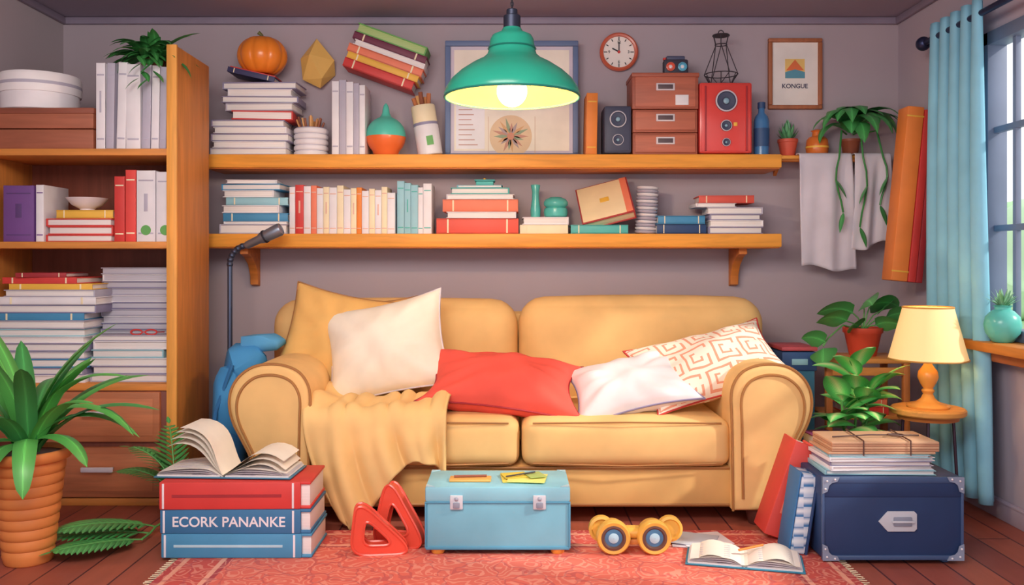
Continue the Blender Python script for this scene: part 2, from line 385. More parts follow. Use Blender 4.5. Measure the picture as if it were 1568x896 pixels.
# throw blanket
m=M('throw_blanket');BL=mat('#f2c986','fabric')
def bl(s,t):
    xt=-.90+.62*t
    hang=[(0,.36),(.15,.44),(.35,.34),(.55,.20),(.72,.14),(.88,.16),(1,.22)]
    for a,b_ in zip(hang,hang[1:]):
        if a[0]<=t<=b_[0]: hg=a[1]+(b_[1]-a[1])*(t-a[0])/(b_[0]-a[0]);break
    rip=.018*math.sin(t*22)+.010*math.sin(t*41+1)
    if s<.4:
        q=s/.4;y=-.72-.43*q-.05*t*(1-q);z=.495+.014*math.sin(9*q+6*t)+abs(rip)+.03*math.exp(-((t-.0)/.12)**2)+.03*math.exp(-((t-1)/.15)**2)
        return (xt+.03*math.sin(3*q),y,z+.01)
    q=(s-.4)/.6
    a=min(1,q/.15)*math.pi/2
    z=.47-.03*(1-math.cos(a))+.035*math.cos(a)+abs(rip)*max(0,1-q*6);y=-1.17-.048*math.sin(a)
    if q>.15: z-= (q-.15)/.85*hg
    y+=rip*1.2*min(1,q*2)-.02*q
    return (xt+.14*q*q*(1-t)+.0*t,y,z)
m.surf(bl,50,60,BL);ob=m.done(180)
sd=ob.modifiers.new('s','SOLIDIFY');sd.thickness=.012;sd.offset=1

# ------------------------------------------------------------ wall shelves
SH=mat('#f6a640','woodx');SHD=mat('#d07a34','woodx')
Z1,Z2=1.721,1.297
for z in(Z1,Z2):
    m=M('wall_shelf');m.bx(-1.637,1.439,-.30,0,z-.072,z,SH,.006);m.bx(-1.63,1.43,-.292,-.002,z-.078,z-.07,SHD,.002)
    if z==Z2:
        for x in(-1.449,1.25):
            pr=[(0,0),(-.23,0),(-.235,-.03),(-.17,-.045),(-.09,-.09),(-.05,-.15),(-.045,-.20),(0,-.21)]
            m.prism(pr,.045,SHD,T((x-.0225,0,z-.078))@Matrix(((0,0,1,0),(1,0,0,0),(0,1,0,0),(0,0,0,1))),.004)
    m.done()
YS=-.27
# upper shelf
m=M('book_stack');z=stack('',YS,.22,Z1,[(321,440,11,GREY),(324,436,10,WHITE,'r'),(322,442,12,LILAC),(326,438,10,WHITE,'r'),(322,434,11,LILAC),(352,444,14,RED,'r',6),(345,450,12,GREY,'l',-3),(338,455,10,LILAC,'r',2),(348,446,11,WHITE),(340,455,11,LILAC,'l',-2)],obj=m)
Q=T((X(382,YS),-.16,z+.03))@R(13,'Y');book_flat(m,0,0,0,.26,.19,.028,mat('#3a3a62'),'f',0,Q);m.bx(-.12,.13,-.09,.08,.028,.034,RED,.001,Q)
zt=z+.055;m.done()
m=M('pumpkin');r=.135;cx,cz=X(402,-.16),zt+.105
def pk(a,b):
    th=a*2*math.pi;ph=b*math.pi;rr=r*math.sin(ph)*(1-.07*(1-abs(math.cos(th*4.5)))**1.5);zz=-.115*math.cos(ph)*(1-.25*math.exp(-(math.sin(ph)*3)**2))
    return (cx+rr*math.cos(th),-.16+rr*math.sin(th),cz+zz)
m.surf(pk,90,24,mat('#f98c30','gloss',.35));m.tube([(cx,-.16,cz+.08),(cx-.003,-.165,cz+.115),(cx-.02,-.17,cz+.13)],[.014,.009,.011],mat('#6a6a35'));m.done(80)
m=M('paintbrush_jar')
xj=X(476,-.17)
for i in range(5): m.lathe([(.086,0),(.093,.006),(.093,.022),(.086,.029)],WHITE,T((xj,-.16,Z1+.031*i)),28);m.lathe([(.084,.0),(.084,.004)],LILAC,T((xj,-.16,Z1+.031*i+.028)),28)
for i in range(30):
    a=random.uniform(0,6.28);q=random.uniform(0,.065);dx_,dy_=q*math.cos(a),q*math.sin(a)
    m.tube([(xj+dx_*.8,-.16+dy_*.8,Z1+.13),(xj+dx_*1.25,-.16+dy_*1.1,Z1+.19+random.uniform(0,.035))],.0055,mat(random.choice(['#e9b070','#c88850','#9a5a40'])),6)
m.done()
row('upright_books',YS+.02,.2,Z1,[(508,519,124,WHITE),(519,530,122,GREY),(530,541,125,WHITE),(541,550,127,GREY),(550,559,130,WHITE,0)])
m=M('spinning_top_ornament');xb=X(591,-.16);rb=.108
m.lathe([(.05,0),(.058,.006),(.07,.02)]+[(rb*math.sin(a),.112-rb*math.cos(a)) for a in[.75,1,1.25,1.5,1.57]],mat('#f4763c','gloss'),T((xb,-.16,Z1)),32)
m.lathe([(rb*1.01*math.sin(a),.115-rb*math.cos(a)) for a in[1.52,1.7,1.9,2.1,2.3,2.55,2.8]]+[(.028,.225),(.02,.243),(.018,.263),(.012,.284),(.003,.295)],mat('#5cccb8','gloss'),T((xb,-.16,Z1)),32)
m.done()
m=M('paint_tube_cup');Q=T((X(659,-.17),-.16,Z1+.008))@R(-9,'Y')
m.lathe([(.064,0),(.068,.005),(.068,.16),(.064,.168)],WHITE,Q);m.lathe([(.063,.168),(.066,.175),(.066,.27),(.064,.275),(.058,.275),(.058,.26)],CREAM,Q)
m.lathe([(.067,.165),(.067,.18)],LILAC,Q,32,False)
m.prism([(-.018,.0),(.018,.0),(.018,.05),(-.018,.05)],.003,GREEN,Q@T((0.015,-.067,.05))@R(90,'X'))
for i,(a,b_,cc) in enumerate(((-.04,.0,'#c87a4a'),(-.02,.01,'#e9b070'),(.0,-.02,'#9a5a40'),(.02,.015,'#e09860'),(.04,-.01,'#c87a4a'))): m.tube([(a*.7,b_,.25),(a*1.1,b_,.325+.012*(i%3))],.012,mat(cc),8,False,Q)
m.done()
m=M('gold_polyhedron_ornament')
t=bmesh.new();pc=[(-.1,.0,.03),(-.03,-.07,.04),(.105,0,.02),(.04,-.05,-.10),(-.085,-.01,-.10),(.0,-.01,.15),(.02,0,-.15),(-.10,.055,-.02),(.1,.055,-.06),(0,.06,.1)]
vv=[t.verts.new(Vector(p)*.92) for p in pc];bmesh.ops.convex_hull(t,input=vv);m.merge(t,mat('#f0c06a'),T((X(485,-.07),-.062,Z(97,-.07))));m.done(5,True)
m=M('tilted_book_bundle');Q=T((X(594,-.13),-.105,Z(91,-.13)))@R(20,'Y')
zz=-.125
for t_,w_,cv,o,sp_ in((.05,.40,RED,-.01,'f'),(.035,.41,YEL,0,'f'),(.045,.43,COR,0,'f'),(.03,.41,WHITE,.01,'r'),(.04,.42,mat('#74304a'),0,'f'),(.05,.40,GREEN,-.005,'r')): 
    book_flat(m,o,0,zz,w_,.18,t_,cv,sp_,0,Q,PAGE if cv!=GREEN else mat('#b4cf84','pages'));zz+=t_
m.done()
# big framed map
m=M('framed_picture');y=-.07;FR=mat('#6679a0')
def frame(m,u0,u1,v0,v1,y,w,fm_,pm,z0=None,th=.03):
    x0,x1,zb,zt=X(u0,y),X(u1,y),(z0 if z0 else Z(v1,y)),Z(v0,y)
    m.bx(x0,x1,y-th,y,zt-w,zt,fm_,.005);m.bx(x0,x1,y-th,y,zb,zb+w,fm_,.005);m.bx(x0,x0+w,y-th,y,zb+w,zt-w,fm_,.005);m.bx(x1-w,x1,y-th,y,zb+w,zt-w,fm_,.005)
    m.bx(x0+w*.8,x1-w*.8,y-.012,y-.002,zb+w*.8,zt-w*.8,pm,0)
    return x0,x1,zb,zt
x0,x1,zb,zt=frame(m,682,885,64,233,y,.03,FR,mat('#d2c6d4'),Z1)
m.bx(x0+.05,x1-.05,y-.015,y-.012,zb+.045,zt-.05,mat('#f4eadb'),0);m.bx(x0+.06,x0+.22,y-.017,y-.015,zb+.055,zt-.25,WHITE,0)
for i in range(8): m.bx(x0+.075,x0+.075+random.uniform(.07,.12),y-.0185,y-.017,zb+.075+i*.028,zb+.080+i*.028,mat('#c79a90'),0)
cxp,czp=X(782,y),zb+.125
m.cyl(.118,.002,mat('#e4c6a2'),T((cxp,y-.015,czp))@R(90,'X'),40)
for i in range(18):
    Q=T((cxp,y-.018,czp))@R(90,'X')@R(i*20+random.uniform(-6,6),'Z');l_=random.uniform(.07,.112);m.prism([(.01,-.003),(l_*.5,-.010),(l_,0),(l_*.5,.010),(.01,.003)],.001,mat(['#c9907c','#93a586','#d9a878','#b09a9c'][i%4]),Q)
m.cyl(.02,.003,mat('#d08a70'),T((cxp,y-.018,czp))@R(90,'X'),20)
for q in(-.125,.135): m.box((cxp+q,y-.017,czp+.0),(.003,.003,.22),mat('#d9bfa8'),0)
m.done()
m=M('framed_picture');y=-.004;x0,x1,zb,zt=frame(m,1175,1257,60,168,y,.022,mat('#b06a46','woodz'),mat('#f4ece6'))
cxp,czp=(x0+x1)/2,(zb+zt)/2+.03
Q=T((cxp,y-.012,czp))@R(90,'X');m.box((0,0,.001),(.11,.11,.002),mat('#f6cf7a'),0,Q)
m.prism([(-.05,-.01),(0,.05),(.05,-.01)],.002,mat('#f07a48'),Q@T((0,0,.002)));m.prism([(-.055,-.055),(.055,-.055),(.055,-.02),(0,-.005),(-.055,-.02)],.003,mat('#5f9fb5'),Q@T((0,0,.002)))
m.text('KONGUE',.035,mat('#4a4560'),T((cxp,y-.0135,czp-.10))@R(90,'X'));m.done()
# clock
m=M('wall_clock');y=-.003;Q=T((X(947,y),y,Z(81,y)))@R(90,'X')
m.lathe([(.10,0),(.108,.005),(.108,.03),(.10,.036),(.09,.034),(.088,.02)],mat('#d0644a','gloss'),Q,40,False);m.cyl(.09,.02,mat('#f8efe8'),Q,40)
for i in range(12): m.box((0,.075,.021),(.005,.014 if i%3 else .02,.002),BLACK,0,Q@R(i*30,'Z'))
m.box((0,.027,.024),(.006,.06,.002),BLACK,0,Q);m.box((0,.02,.026),(.007,.045,.002),BLACK,0,Q@R(62,'Z'));m.cyl(.008,.008,RED,Q@T((0,0,.02)),12)
for i,tx in((0,'12'),(3,'3'),(6,'6'),(9,'9')):
    a=rad(90-i*30);m.text(tx,.022,BLACK,Q@T((.055*math.cos(a),.055*math.sin(a),.021)))
m.done()
row('upright_book',YS+.02,.2,Z1,[(897,914,143,ORG,1)],YEL)
def speaker(name,u0,u1,vt,yf,d,body,cones,z0):
    m=M(name);x0,x1=X(u0,yf),X(u1,yf);h=Z(vt,yf)-z0;m.bx(x0,x1,yf,yf+d,z0+.008,z0+h,body,.012);cx=(x0+x1)/2
    m.bx(x0+.01,x1-.01,yf-.004,yf,z0+.02,z0+h-.012,body,.003)
    for x in(x0+.02,x1-.02):
        for yy in(yf+.03,yf+d-.03): m.cyl(.01,.01,BLACK,T((x,yy,z0)),10)
    for fz,rr in cones:
        Q=T((cx,yf-.004,z0+h*fz))@R(90,'X');m.lathe([(rr,0),(rr,.008),(rr*.86,.010),(rr*.8,.004),(rr*.35,.001),(rr*.3,.006),(rr*.01,.010)],mat('#444a64'),Q,32);m.lathe([(rr*1.0,.006),(rr*1.0,.011),(rr*.87,.012)],mat('#c9c4d0'),Q,32,False);m.ball((0,0,.006),(rr*.28,rr*.28,.006),mat('#8fb4c8','gloss'),10,Q)
    return m,cx,h
m,cx,h=speaker('loudspeaker',925,967,162,-.27,.17,mat('#464a62'),[(.72,.045),(.30,.03)],Z1);m.done()
m,cx,h=speaker('loudspeaker',1071,1152,126,-.27,.22,mat('#e04a44','gloss'),[(.74,.058),(.40,.03),(.17,.022)],Z1)
for sx in(-1,1): m.bx(cx+sx*.11-.004,cx+sx*.11+.004,-.28,-.27,Z1+.02,Z1+h-.02,DRED,.002)
m.box((cx+.05,-.276,Z1+h*.42),(.02,.004,.02),YEL,.002);m.done();ztop=Z1+h
m=M('wire_lantern');cx=X(1104,-.17);Q=T((cx,-.17,ztop));W_=mat('#3a343c')
def ring(r,z,rr=.0028): m.tube([(r*math.cos(a*.3927),r*math.sin(a*.3927),z) for a in range(16)],rr,W_,6,True,Q)
for r_,z_ in((.062,.004),(.09,.062),(.032,.225),(.045,.275)): ring(r_,z_)
for i in range(6):
    a=i*math.pi/3+.3;c_,s_=math.cos(a),math.sin(a);c2,s2=math.cos(a+.52),math.sin(a+.52)
    m.tube([(.062*c_,.062*s_,.004),(.09*c2,.09*s2,.062),(.032*c_,.032*s_,.225),(.045*c_,.045*s_,.275)],.0026,W_,6,False,Q)
    m.tube([(.062*c_,.062*s_,.004),(.09*c_,.09*s_,.062)],.0026,W_,6,False,Q)
m.cyl(.046,.008,W_,Q@T((0,0,.272)));m.cyl(.062,.004,W_,Q);m.tube([(.015*math.cos(a*.785),0,.29+.015*math.sin(a*.785)) for a in range(8)],.003,W_,6,True,Q);m.done()
# file drawers
m=M('file_drawer_box');WD=mat('#a65842','woodx');x0,x1=X(969,-.27),X(1068,-.27);zz=Z1
for i in range(3):
    hh=(.12,.125,.19)[i];e=.004 if i==2 else 0;m.bx(x0-e,x1+e,-.27-e,-.05,zz,zz+hh-.003,WD,.004);m.bx(x0+.012,x1-.012,-.278,-.27,zz+.012,zz+hh-.014,mat('#bd6c54','woodx'),.004)
    cx=(x0+x1)/2;zc=zz+hh*.62;m.bx(cx-.05,cx+.05,-.284,-.278,zc-.02,zc+.02,mat('#d9d0d6'),.003);m.bx(cx-.04,cx+.04,-.286,-.283,zc-.012,zc+.012,mat('#5a4a50'),.002)
    zz+=hh
m.bx(x1-.12,x1-.05,-.283,-.277,zz-.17,zz-.115,WHITE,.001);m.bx(x0-.008,x1+.008,-.285,-.045,zz-.02,zz+.003,WD,.004)
zt2=zz+.003;m.done()
m=M('toy_camera');cx=X(1034,-.2);y=-.2
m.bx(cx-.066,cx+.066,y-.03,y+.03,zt2,zt2+.085,mat('#3a3848'),.01);m.bx(cx-.05,cx+.05,y-.02,y+.02,zt2+.082,zt2+.105,mat('#4a4f6c'),.006)
for q,cc in((-.032,'#e86a54'),(.032,'#67b7d4')):
    Q=T((cx+q,y-.03,zt2+.042))@R(90,'X');m.lathe([(.024,0),(.024,.012),(.019,.014),(.016,.007),(.001,.008)],mat(cc,'gloss'),Q);m.ball((0,0,.008),(.010,.010,.005),WHITE,8,Q)
m.cyl(.01,.012,RED,T((cx-.058,y,zt2+.085)),12);m.done()
def bottle(name,prof,mt_,x,y,z,extra=None):
    m=M(name);m.lathe(prof,mt_,T((x,y,z)),32)
    if extra: extra(m,T((x,y,z)))
    return m.done()
bottle('glass_bottle',[(.036,0),(.041,.006),(.041,.19),(.034,.215),(.018,.235),(.016,.275),(.020,.28),(.020,.292),(.015,.295)],mat('#4478ac','gloss'),X(1166,-.2),-.2,Z1,lambda m,Q:(m.lathe([(.042,.05),(.042,.15)],mat('#2c4e7c'),Q,32,False),m.lathe([(.021,.26),(.021,.292)],NAVY,Q,32,False)))
# ledge + pots + towels
LZ=1.735
m=M('towel_ledge');m.bx(1.445,2.09,-.13,-.0,LZ-.022,LZ,SH,.005);m.cyl(.009,.60,SHD,T((1.47,-.142,LZ-.03))@R(90,'Y'),12)
for x in(1.49,2.05): m.prism([(0,0),(-.11,0),(0,-.08)],.02,SHD,T((x-.01,0,LZ-.022))@Matrix(((0,0,1,0),(1,0,0,0),(0,1,0,0),(0,0,0,1))),.002)
m.done()
POT=mat('#d65a44')
m=M('potted_cactus');Q=T((X(1206,-.07),-.072,LZ));m.lathe([(.036,0),(.038,.003),(.052,.075),(.056,.078),(.056,.095),(.048,.096),(.046,.085)],POT,Q)
for i in range(26):
    m.leaf(Q@Vector((0,0,.085)),i*67,88-i*2.4,.125-.002*i,.028,mat('#68ad78','leaf'),-12,6,'oval')
m.done()
m=M('copper_jar');Q=T((X(1251,-.07),-.072,LZ));m.lathe([(.05,0),(.058,.01),(.062,.05),(.058,.09),(.044,.108),(.028,.113),(.026,.135),(.034,.143),(.02,.15),(.01,.152)],mat('#dd7634','gloss'),Q);m.lathe([(.0625,.045),(.0625,.055)],YEL,Q,32,False);m.done()
m=M('trailing_pothos');px_=X(1302,-.07);Q=T((px_,-.072,LZ));m.lathe([(.036,0),(.04,.004),(.05,.08),(.054,.082),(.054,.095),(.046,.095)],BRN,Q)
LF=mat('#4ba258','leaf')
for i in range(22):
    az=195+150*i/21+random.uniform(-12,12);el=random.uniform(45,84);m.leaf((px_+random.uniform(-.02,.02),-.09,LZ+.13),az,el,random.uniform(.26,.40),.105,LF,random.uniform(130,165),10,'oval',.15)
for sx,ln,sg in((-.11,.30,-1),(.02,.38,1),(.13,.26,1)):
    pts=[(px_+sx*.3,-.1,LZ+.12),(px_+sx*.8,-.175,LZ+.13),(px_+sx,-.20,LZ-.02)]+[(px_+sx+.02*math.sin(k*.9)*sg,-.205,LZ-.02-ln*k/5) for k in range(1,6)]
    m.tube(pts,.0055,LF,6)
    m.leaf(pts[-1],270+sg*50,-60,.12,.04,LF,30,8,'oval',.2,20)
    m.leaf(pts[-4],270-sg*70,-50,.12,.05,LF,30,8,'oval',.2,20)
m.done(60)
def towel(name,xa,xb,zb1,zb2,ph,lean=0):
    m=M(name)
    def f(s,t):
        w=.012*math.sin(t*9+ph)+.007*math.sin(t*17+ph+s*3)
        x=xa+(xb-xa)*t+lean*s+.02*(t-.5)*s
        if s<.12: q=s/.12;return (x,-.10-.062*q+0,LZ+.008+.004*math.sin(q*3.14))
        q=(s-.12)/.88;zb=zb1+(zb2-zb1)*t+.012*math.sin(t*8+ph)
        return (x,-.165-.012*min(1,q*5)+w*min(1,q*3),LZ+.004+(zb-LZ)*q)
    m.surf(f,40,30,mat('#d8d2de','fabric'));o=m.done(180);s_=o.modifiers.new('s','SOLIDIFY');s_.thickness=.006;return o
towel('hanging_towel',1.575,1.86,1.12,1.09,0,.02);towel('hanging_towel',1.885,2.08,1.20,1.26,2,-.015)
# tall portfolios at the corner
m=M('tall_portfolio_case');Q=T((2.02,-.42,1.045))@R(5.7,'Y')
m.box((-.035,0,.45),(.085,.12,.90),mat('#f48c42'),.006,Q);m.box((.03,0,.445),(.04,.125,.89),mat('#d33e3c'),.005,Q);m.box((.068,0,.43),(.034,.12,.86),mat('#ab3038'),.005,Q)
for z in(.05,.85): m.box((-.035,-.06,z),(.088,.004,.008),YEL,.001,Q)
m.done()

# lower shelf
z=stack('book_stack',YS,.22,Z2,[(335,438,15,GREY),(342,440,4,WHITE),(341,440,13,BLUE,'f'),(340,428,12,WHITE,'r'),(345,439,12,LBLUE,'f',2),(341,420,11,WHITE,'r'),(339,432,10,BLUE,'l',-4),(343,420,6,WHITE,'r',6)])
cols=[WHITE,RED,WHITE,COR,WHITE,CREAM,WHITE,CREAM,WHITE,CREAM,ORG,WHITE,CREAM,WHITE,CREAM,WHITE]
it=[];u=443
for i,c in enumerate(cols): w=(9,13,11,9,10,9,12,10,11,9,8,11,9,10,9,12)[i];it.append((u,u+w,(286,283,285,284,288,286,287,284,290,288,287,292,289,291,286,295)[i],c));u+=w
row('upright_books',YS+.02,.2,Z2,it,mat('#e9b8a4'))
row('upright_books',YS+.02,.2,Z2,[(608,619,277,LBLUE),(619,629,280,LBLUE),(629,640,283,LBLUE),(640,648,287,WHITE),(648,661,281,WHITE)],TEAL)
z=stack('book_stack',YS,.22,Z2,[(668,794,24,mat('#e85a48'),'f',0),(683,790,10,WHITE,'r'),(678,794,19,COR,'f',-1),(684,788,8,WHITE),(690,780,10,TEAL,'r'),(700,770,4,LBLUE)])
m=M('trinket_box');m.bx(X(729,-.2),X(756,-.2),-.24,-.14,z,z+.022,TEAL,.006);m.bx(X(727,-.2),X(758,-.2),-.245,-.135,z+.022,z+.032,mat('#4aa8a4'),.004);m.ball((X(742,-.2),-.19,z+.036),.008,YEL,8);m.done()
z=stack('book_stack',YS,.22,Z2,[(796,870,14,CREAM,'f',0),(800,871,12,WHITE,'r',0)])
TG=mat('#5cc0b6','gloss')
bottle('slim_vase',[(.02,0),(.026,.005),(.028,.04),(.02,.10),(.019,.14),(.026,.175),(.024,.18),(.015,.17)],TG,X(820,-.17),-.17,z)
bottle('lidded_jar',[(.05,0),(.062,.008),(.066,.03),(.062,.05),(.052,.056),(.06,.062),(.066,.07),(.066,.085),(.056,.10),(.03,.112),(.008,.114)],TG,X(851,-.17),-.17,z)
z=stack('book_stack',YS,.20,Z2,[(874,962,14,TEAL,'f',0)])
m=M('keepsake_book_box');Q=T((X(928,-.2),-.17,z+.118))@R(-8,'Z')@R(-14,'Y')@R(52,'X')
book_flat(m,0,0,-.03,.29,.26,.06,mat('#b23e40'),'r',0,Q,mat('#f6e2b8','pages'));m.box((0,0,.032),(.275,.245,.004),mat('#fbe2b4'),.001,Q)
m.box((0,-.0,.036),(.05,.03,.003),YEL,.001,Q);m.box((.12,0,.035),(.035,.25,.004),COR,.001,Q);m.done()
m=M('plate_stack');Q=T((X(988,-.17),-.17,Z2))@R(3,'Y')
for i in range(14): m.lathe([(.05,0),(.058,.006),(.060,.012),(.058,.0155),(.05,.017)],WHITE if i%2 else GREY,Q@T((.0008*(i%3),0,.0185*i+.003)),28)
m.done()
z=stack('book_stack',YS,.20,Z2,[(1006,1082,15,NAVY,'f',0),(1008,1080,13,BLUE,'f',0)])
z=stack('book_stack',YS,.20,Z2,[(1084,1168,11,LILAC),(1086,1169,10,WHITE,'r'),(1087,1166,9,LILAC),(1084,1169,11,GREY,'r'),(1066,1128,6,WHITE,'l',0),(1072,1156,12,mat('#d85444'),'f',-3)])

# ------------------------------------------------------------ left bookcase
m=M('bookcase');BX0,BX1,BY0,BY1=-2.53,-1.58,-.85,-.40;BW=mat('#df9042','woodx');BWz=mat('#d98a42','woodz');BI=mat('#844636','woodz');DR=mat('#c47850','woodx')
TH=.05;SZ=[1.68,1.242,.572]
m.bx(BX1-.035,BX1,BY0,BY1,0,2.166,BWz,.004);m.bx(BX1-.045,BX1+.003,BY0-.006,BY0+.012,0,2.17,mat('#f4aa50','woodz'),.003)
m.bx(BX0,BX0+.035,BY0,BY1,0,1.68,BWz,.004)
for z in SZ: m.bx(BX0,BX1-.03,BY0,BY1,z-.032,z,BW,.003)
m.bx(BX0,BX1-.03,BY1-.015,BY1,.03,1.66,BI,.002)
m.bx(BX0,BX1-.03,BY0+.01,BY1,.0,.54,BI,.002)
for z0,z1 in((.30,.535),(.04,.275)):
    m.bx(BX0+.03,BX1-.075,BY0-.012,BY0+.02,z0,z1,DR,.006)
    m.bx(BX0+.06,BX1-.105,BY0-.015,BY0-.01,z0+.03,z1-.03,mat('#d08258','woodx'),.003)
    hx_=X(152,-.87);zc=(z0+z1)/2+.02
    m.box((hx_,BY0-.045,zc),(.15,.014,.024),mat('#e4dfe8'),.005)
    for q in(-.06,.06): m.box((hx_+q,BY0-.028,zc),(.012,.036,.014),mat('#a9a3af'),.003)
m.bx(BX0,BX1,BY0-.008,BY0+.01,0,.035,BW,.003)
m.done()
YB=-.82
m=M('wooden_crate');x0,x1=X(-20,YB),X(143,YB);z0=SZ[0];hh=Z(165,YB)-z0
for i in range(2): m.bx(x0,x1,YB,YB+.34,z0+i*hh/2+.001,z0+(i+1)*hh/2-.003,mat('#a86248','woodx'),.006)
m.bx(x0-.005,x1+.005,YB-.006,YB+.346,z0+hh*.86,z0+hh,mat('#92503c','woodx'),.004);m.done()
m=M('round_hatbox');Q=T((X(62,-.65),-.65,z0+hh));s_=S(57,-.65)
m.lathe([(s_*.92,0),(s_*.96,.005),(s_*.96,.10)],WHITE,Q,40);m.lathe([(s_,.085),(s_*1.01,.09),(s_*1.01,.165),(s_*.97,.18),(s_*.5,.186),(.001,.187)],mat('#f8f4f6'),Q,40);m.lathe([(s_*1.015,.12),(s_*1.015,.135)],GREY,Q,40,False);m.done()
row('document_binders',YB,.28,SZ[0],[(147,161,96,WHITE),(162,174,97,GREY,1),(178,192,96,WHITE,1.5),(193,215,98,WHITE,0),(217,230,100,GREY,1),(231,243,101,WHITE,1),(244,254,103,GREY,1),(255,265,108,WHITE,.4)])
m=M('trailing_fern');zf=Z(98,YB);pc=Vector((X(236,-.68),-.69,zf));m.lathe([(.045,0),(.05,.005),(.06,.045),(.052,.045)],BRN,T((pc.x,pc.y,zf)))
LF2=mat('#48994f','leaf')
for i in range(64):
    az=random.uniform(0,360);m.leaf(pc+Vector((random.uniform(-.04,.04),random.uniform(-.04,.02),.045)),az,random.uniform(15,75),random.uniform(.14,.27),.055,LF2,random.uniform(60,115),7,'oval',.2)
for az,ln in((270,4),(290,4)):
    for k in range(ln): m.leaf(Vector((pc.x+math.cos(rad(az))*.15+.02*math.sin(k),BY0-.012,zf+.03-.035*k)),az+(-60 if k%2 else 50),-25,.09,.04,LF2,50,6,'oval',.2)
m.done(60)
row('ring_binder',YB,.26,SZ[1],[(5,52,284,PURP)],mat('#5c3f78'));row('document_binders',YB,.24,SZ[1],[(55,67,283,WHITE)],PURP)
z=stack('hardcover_stack',YB,.26,SZ[1],[(70,173,11,RED),(72,172,13,mat('#e04c44'),'r'),(70,172,12,RED),(85,172,13,YEL,'f',0)])
m=M('ceramic_bowl');m.lathe([(.03,0),(.034,.004),(.034,.01),(.07,.03),(.096,.06),(.099,.063),(.092,.062),(.06,.03),(.001,.016)],mat('#eee6f0','gloss'),T((X(134,-.7),-.7,z)));m.done()
row('encyclopedias',YB,.26,SZ[1],[(175,191,270,RED),(192,208,260,mat('#e84e48'))],CREAM)
m=M('ring_binders')
for u0,u1,v0 in((209,238,261),(239,267,263)):
    x0,x1=X(u0,YB)+.001,X(u1,YB)-.001;book_up(m,x0,x1,YB,.27,SZ[1],Z(v0,YB)-SZ[1],WHITE);m.cyl(.024,.003,GREEN,T(((x0+x1)/2,YB,SZ[1]+.055))@R(90,'X'))
m.done()
cs=[WHITE,LILAC,BLUE,GREY,LILAC,WHITE,LBLUE,GREY,BLUE,WHITE,LILAC,GREY]
z=stack('magazine_stack',YB,.30,SZ[2],[(random.randint(-16,-6),random.randint(127,131),(12,11,14,11,13,10,12,13,11,12,13,12)[i],cs[i],random.choice('lrf')) for i in range(9)]+[(-10,146,13,LILAC,'r'),(-5,148,12,WHITE,'f'),(5,146,11,GREY,'r'),(12,140,9,YEL,'f'),(2,118,10,RED,'f'),(20,95,7,DRED,'f',5)])
z=stack('notebook_stack',YB+.03,.12,SZ[2],[(137,264,12,GREY),(140,262,13,LILAC,'r',0),(137,265,12,WHITE,'l',0),(139,250,13,LBLUE,'r',0),(142,264,13,WHITE,'l',0),(138,262,9,GREY,'r',0)])
m=M('reading_glasses');xx=X(212,YB);zz=z+.012
for q in(-.035,.035): m.tube([(xx+q+.028*math.cos(a*.524),YB+.06,zz+.012*math.sin(a*.524)) for a in range(12)],.004,RED,6,True)
m.tube([(xx-.063,YB+.06,zz),(xx-.08,YB+.12,zz-.004)],.003,RED,6);m.tube([(xx+.063,YB+.06,zz),(xx+.075,YB+.12,zz-.004)],.003,RED,6);m.tube([(xx-.01,YB+.06,zz),(xx+.01,YB+.06,zz)],.003,RED,6);m.done()
m=M('paper_stack');zz=SZ[2]
n_=0
while zz<Z(420,-.66):
    t_=S(10.5,-.6);x0,x1=X(154+random.uniform(-2,2),-.66),X(266,-.66)-random.uniform(0,.004);book_flat(m,(x0+x1)/2,-.54,zz,x1-x0,.22,t_*.97,[GREY,LILAC,WHITE][n_%3],random.choice('lr'),0,None,mat('#cdc8d2','pages'));zz+=t_;n_+=1
m.done()
# reading lamp
m=M('floor_lamp');LM=mat('#56627c','metal');lx,ly=-1.462,-.43
m.lathe([(.10,0),(.105,.006),(.10,.018),(.03,.026),(.012,.035)],LM,T((lx,ly,0)))
ztop=Z(405,ly);pts=[(lx,ly,.03),(lx,ly,.6),(lx,ly,ztop)]
m.tube(pts,.013,LM,12);arc=[]
for k in range(13):
    t=k/12;arc.append((lx+ .13*(1-math.cos(t*1.3)),ly-.02*t,ztop+.10*math.sin(t*1.45)))
m.tube(arc,[.013+.0015*(k%2) for k in range(13)],LM,12)
for k,p in enumerate(arc): 
    if k%2==0: m.ball(p,.0165,mat('#454f66','metal'),8)
e=Vector(arc[-1]);d=Vector((.9,-.1,.42)).normalized()
Q=T(e)@d.to_track_quat('Z','Y').to_matrix().to_4x4()
m.lathe([(.014,-.01),(.02,.0),(.022,.07),(.03,.09),(.034,.19),(.03,.20),(.026,.195)],mat('#8c94a4','metal'),Q);m.lathe([(.031,.10),(.0345,.10),(.0345,.11)],BLACK,Q,24,False);m.done()
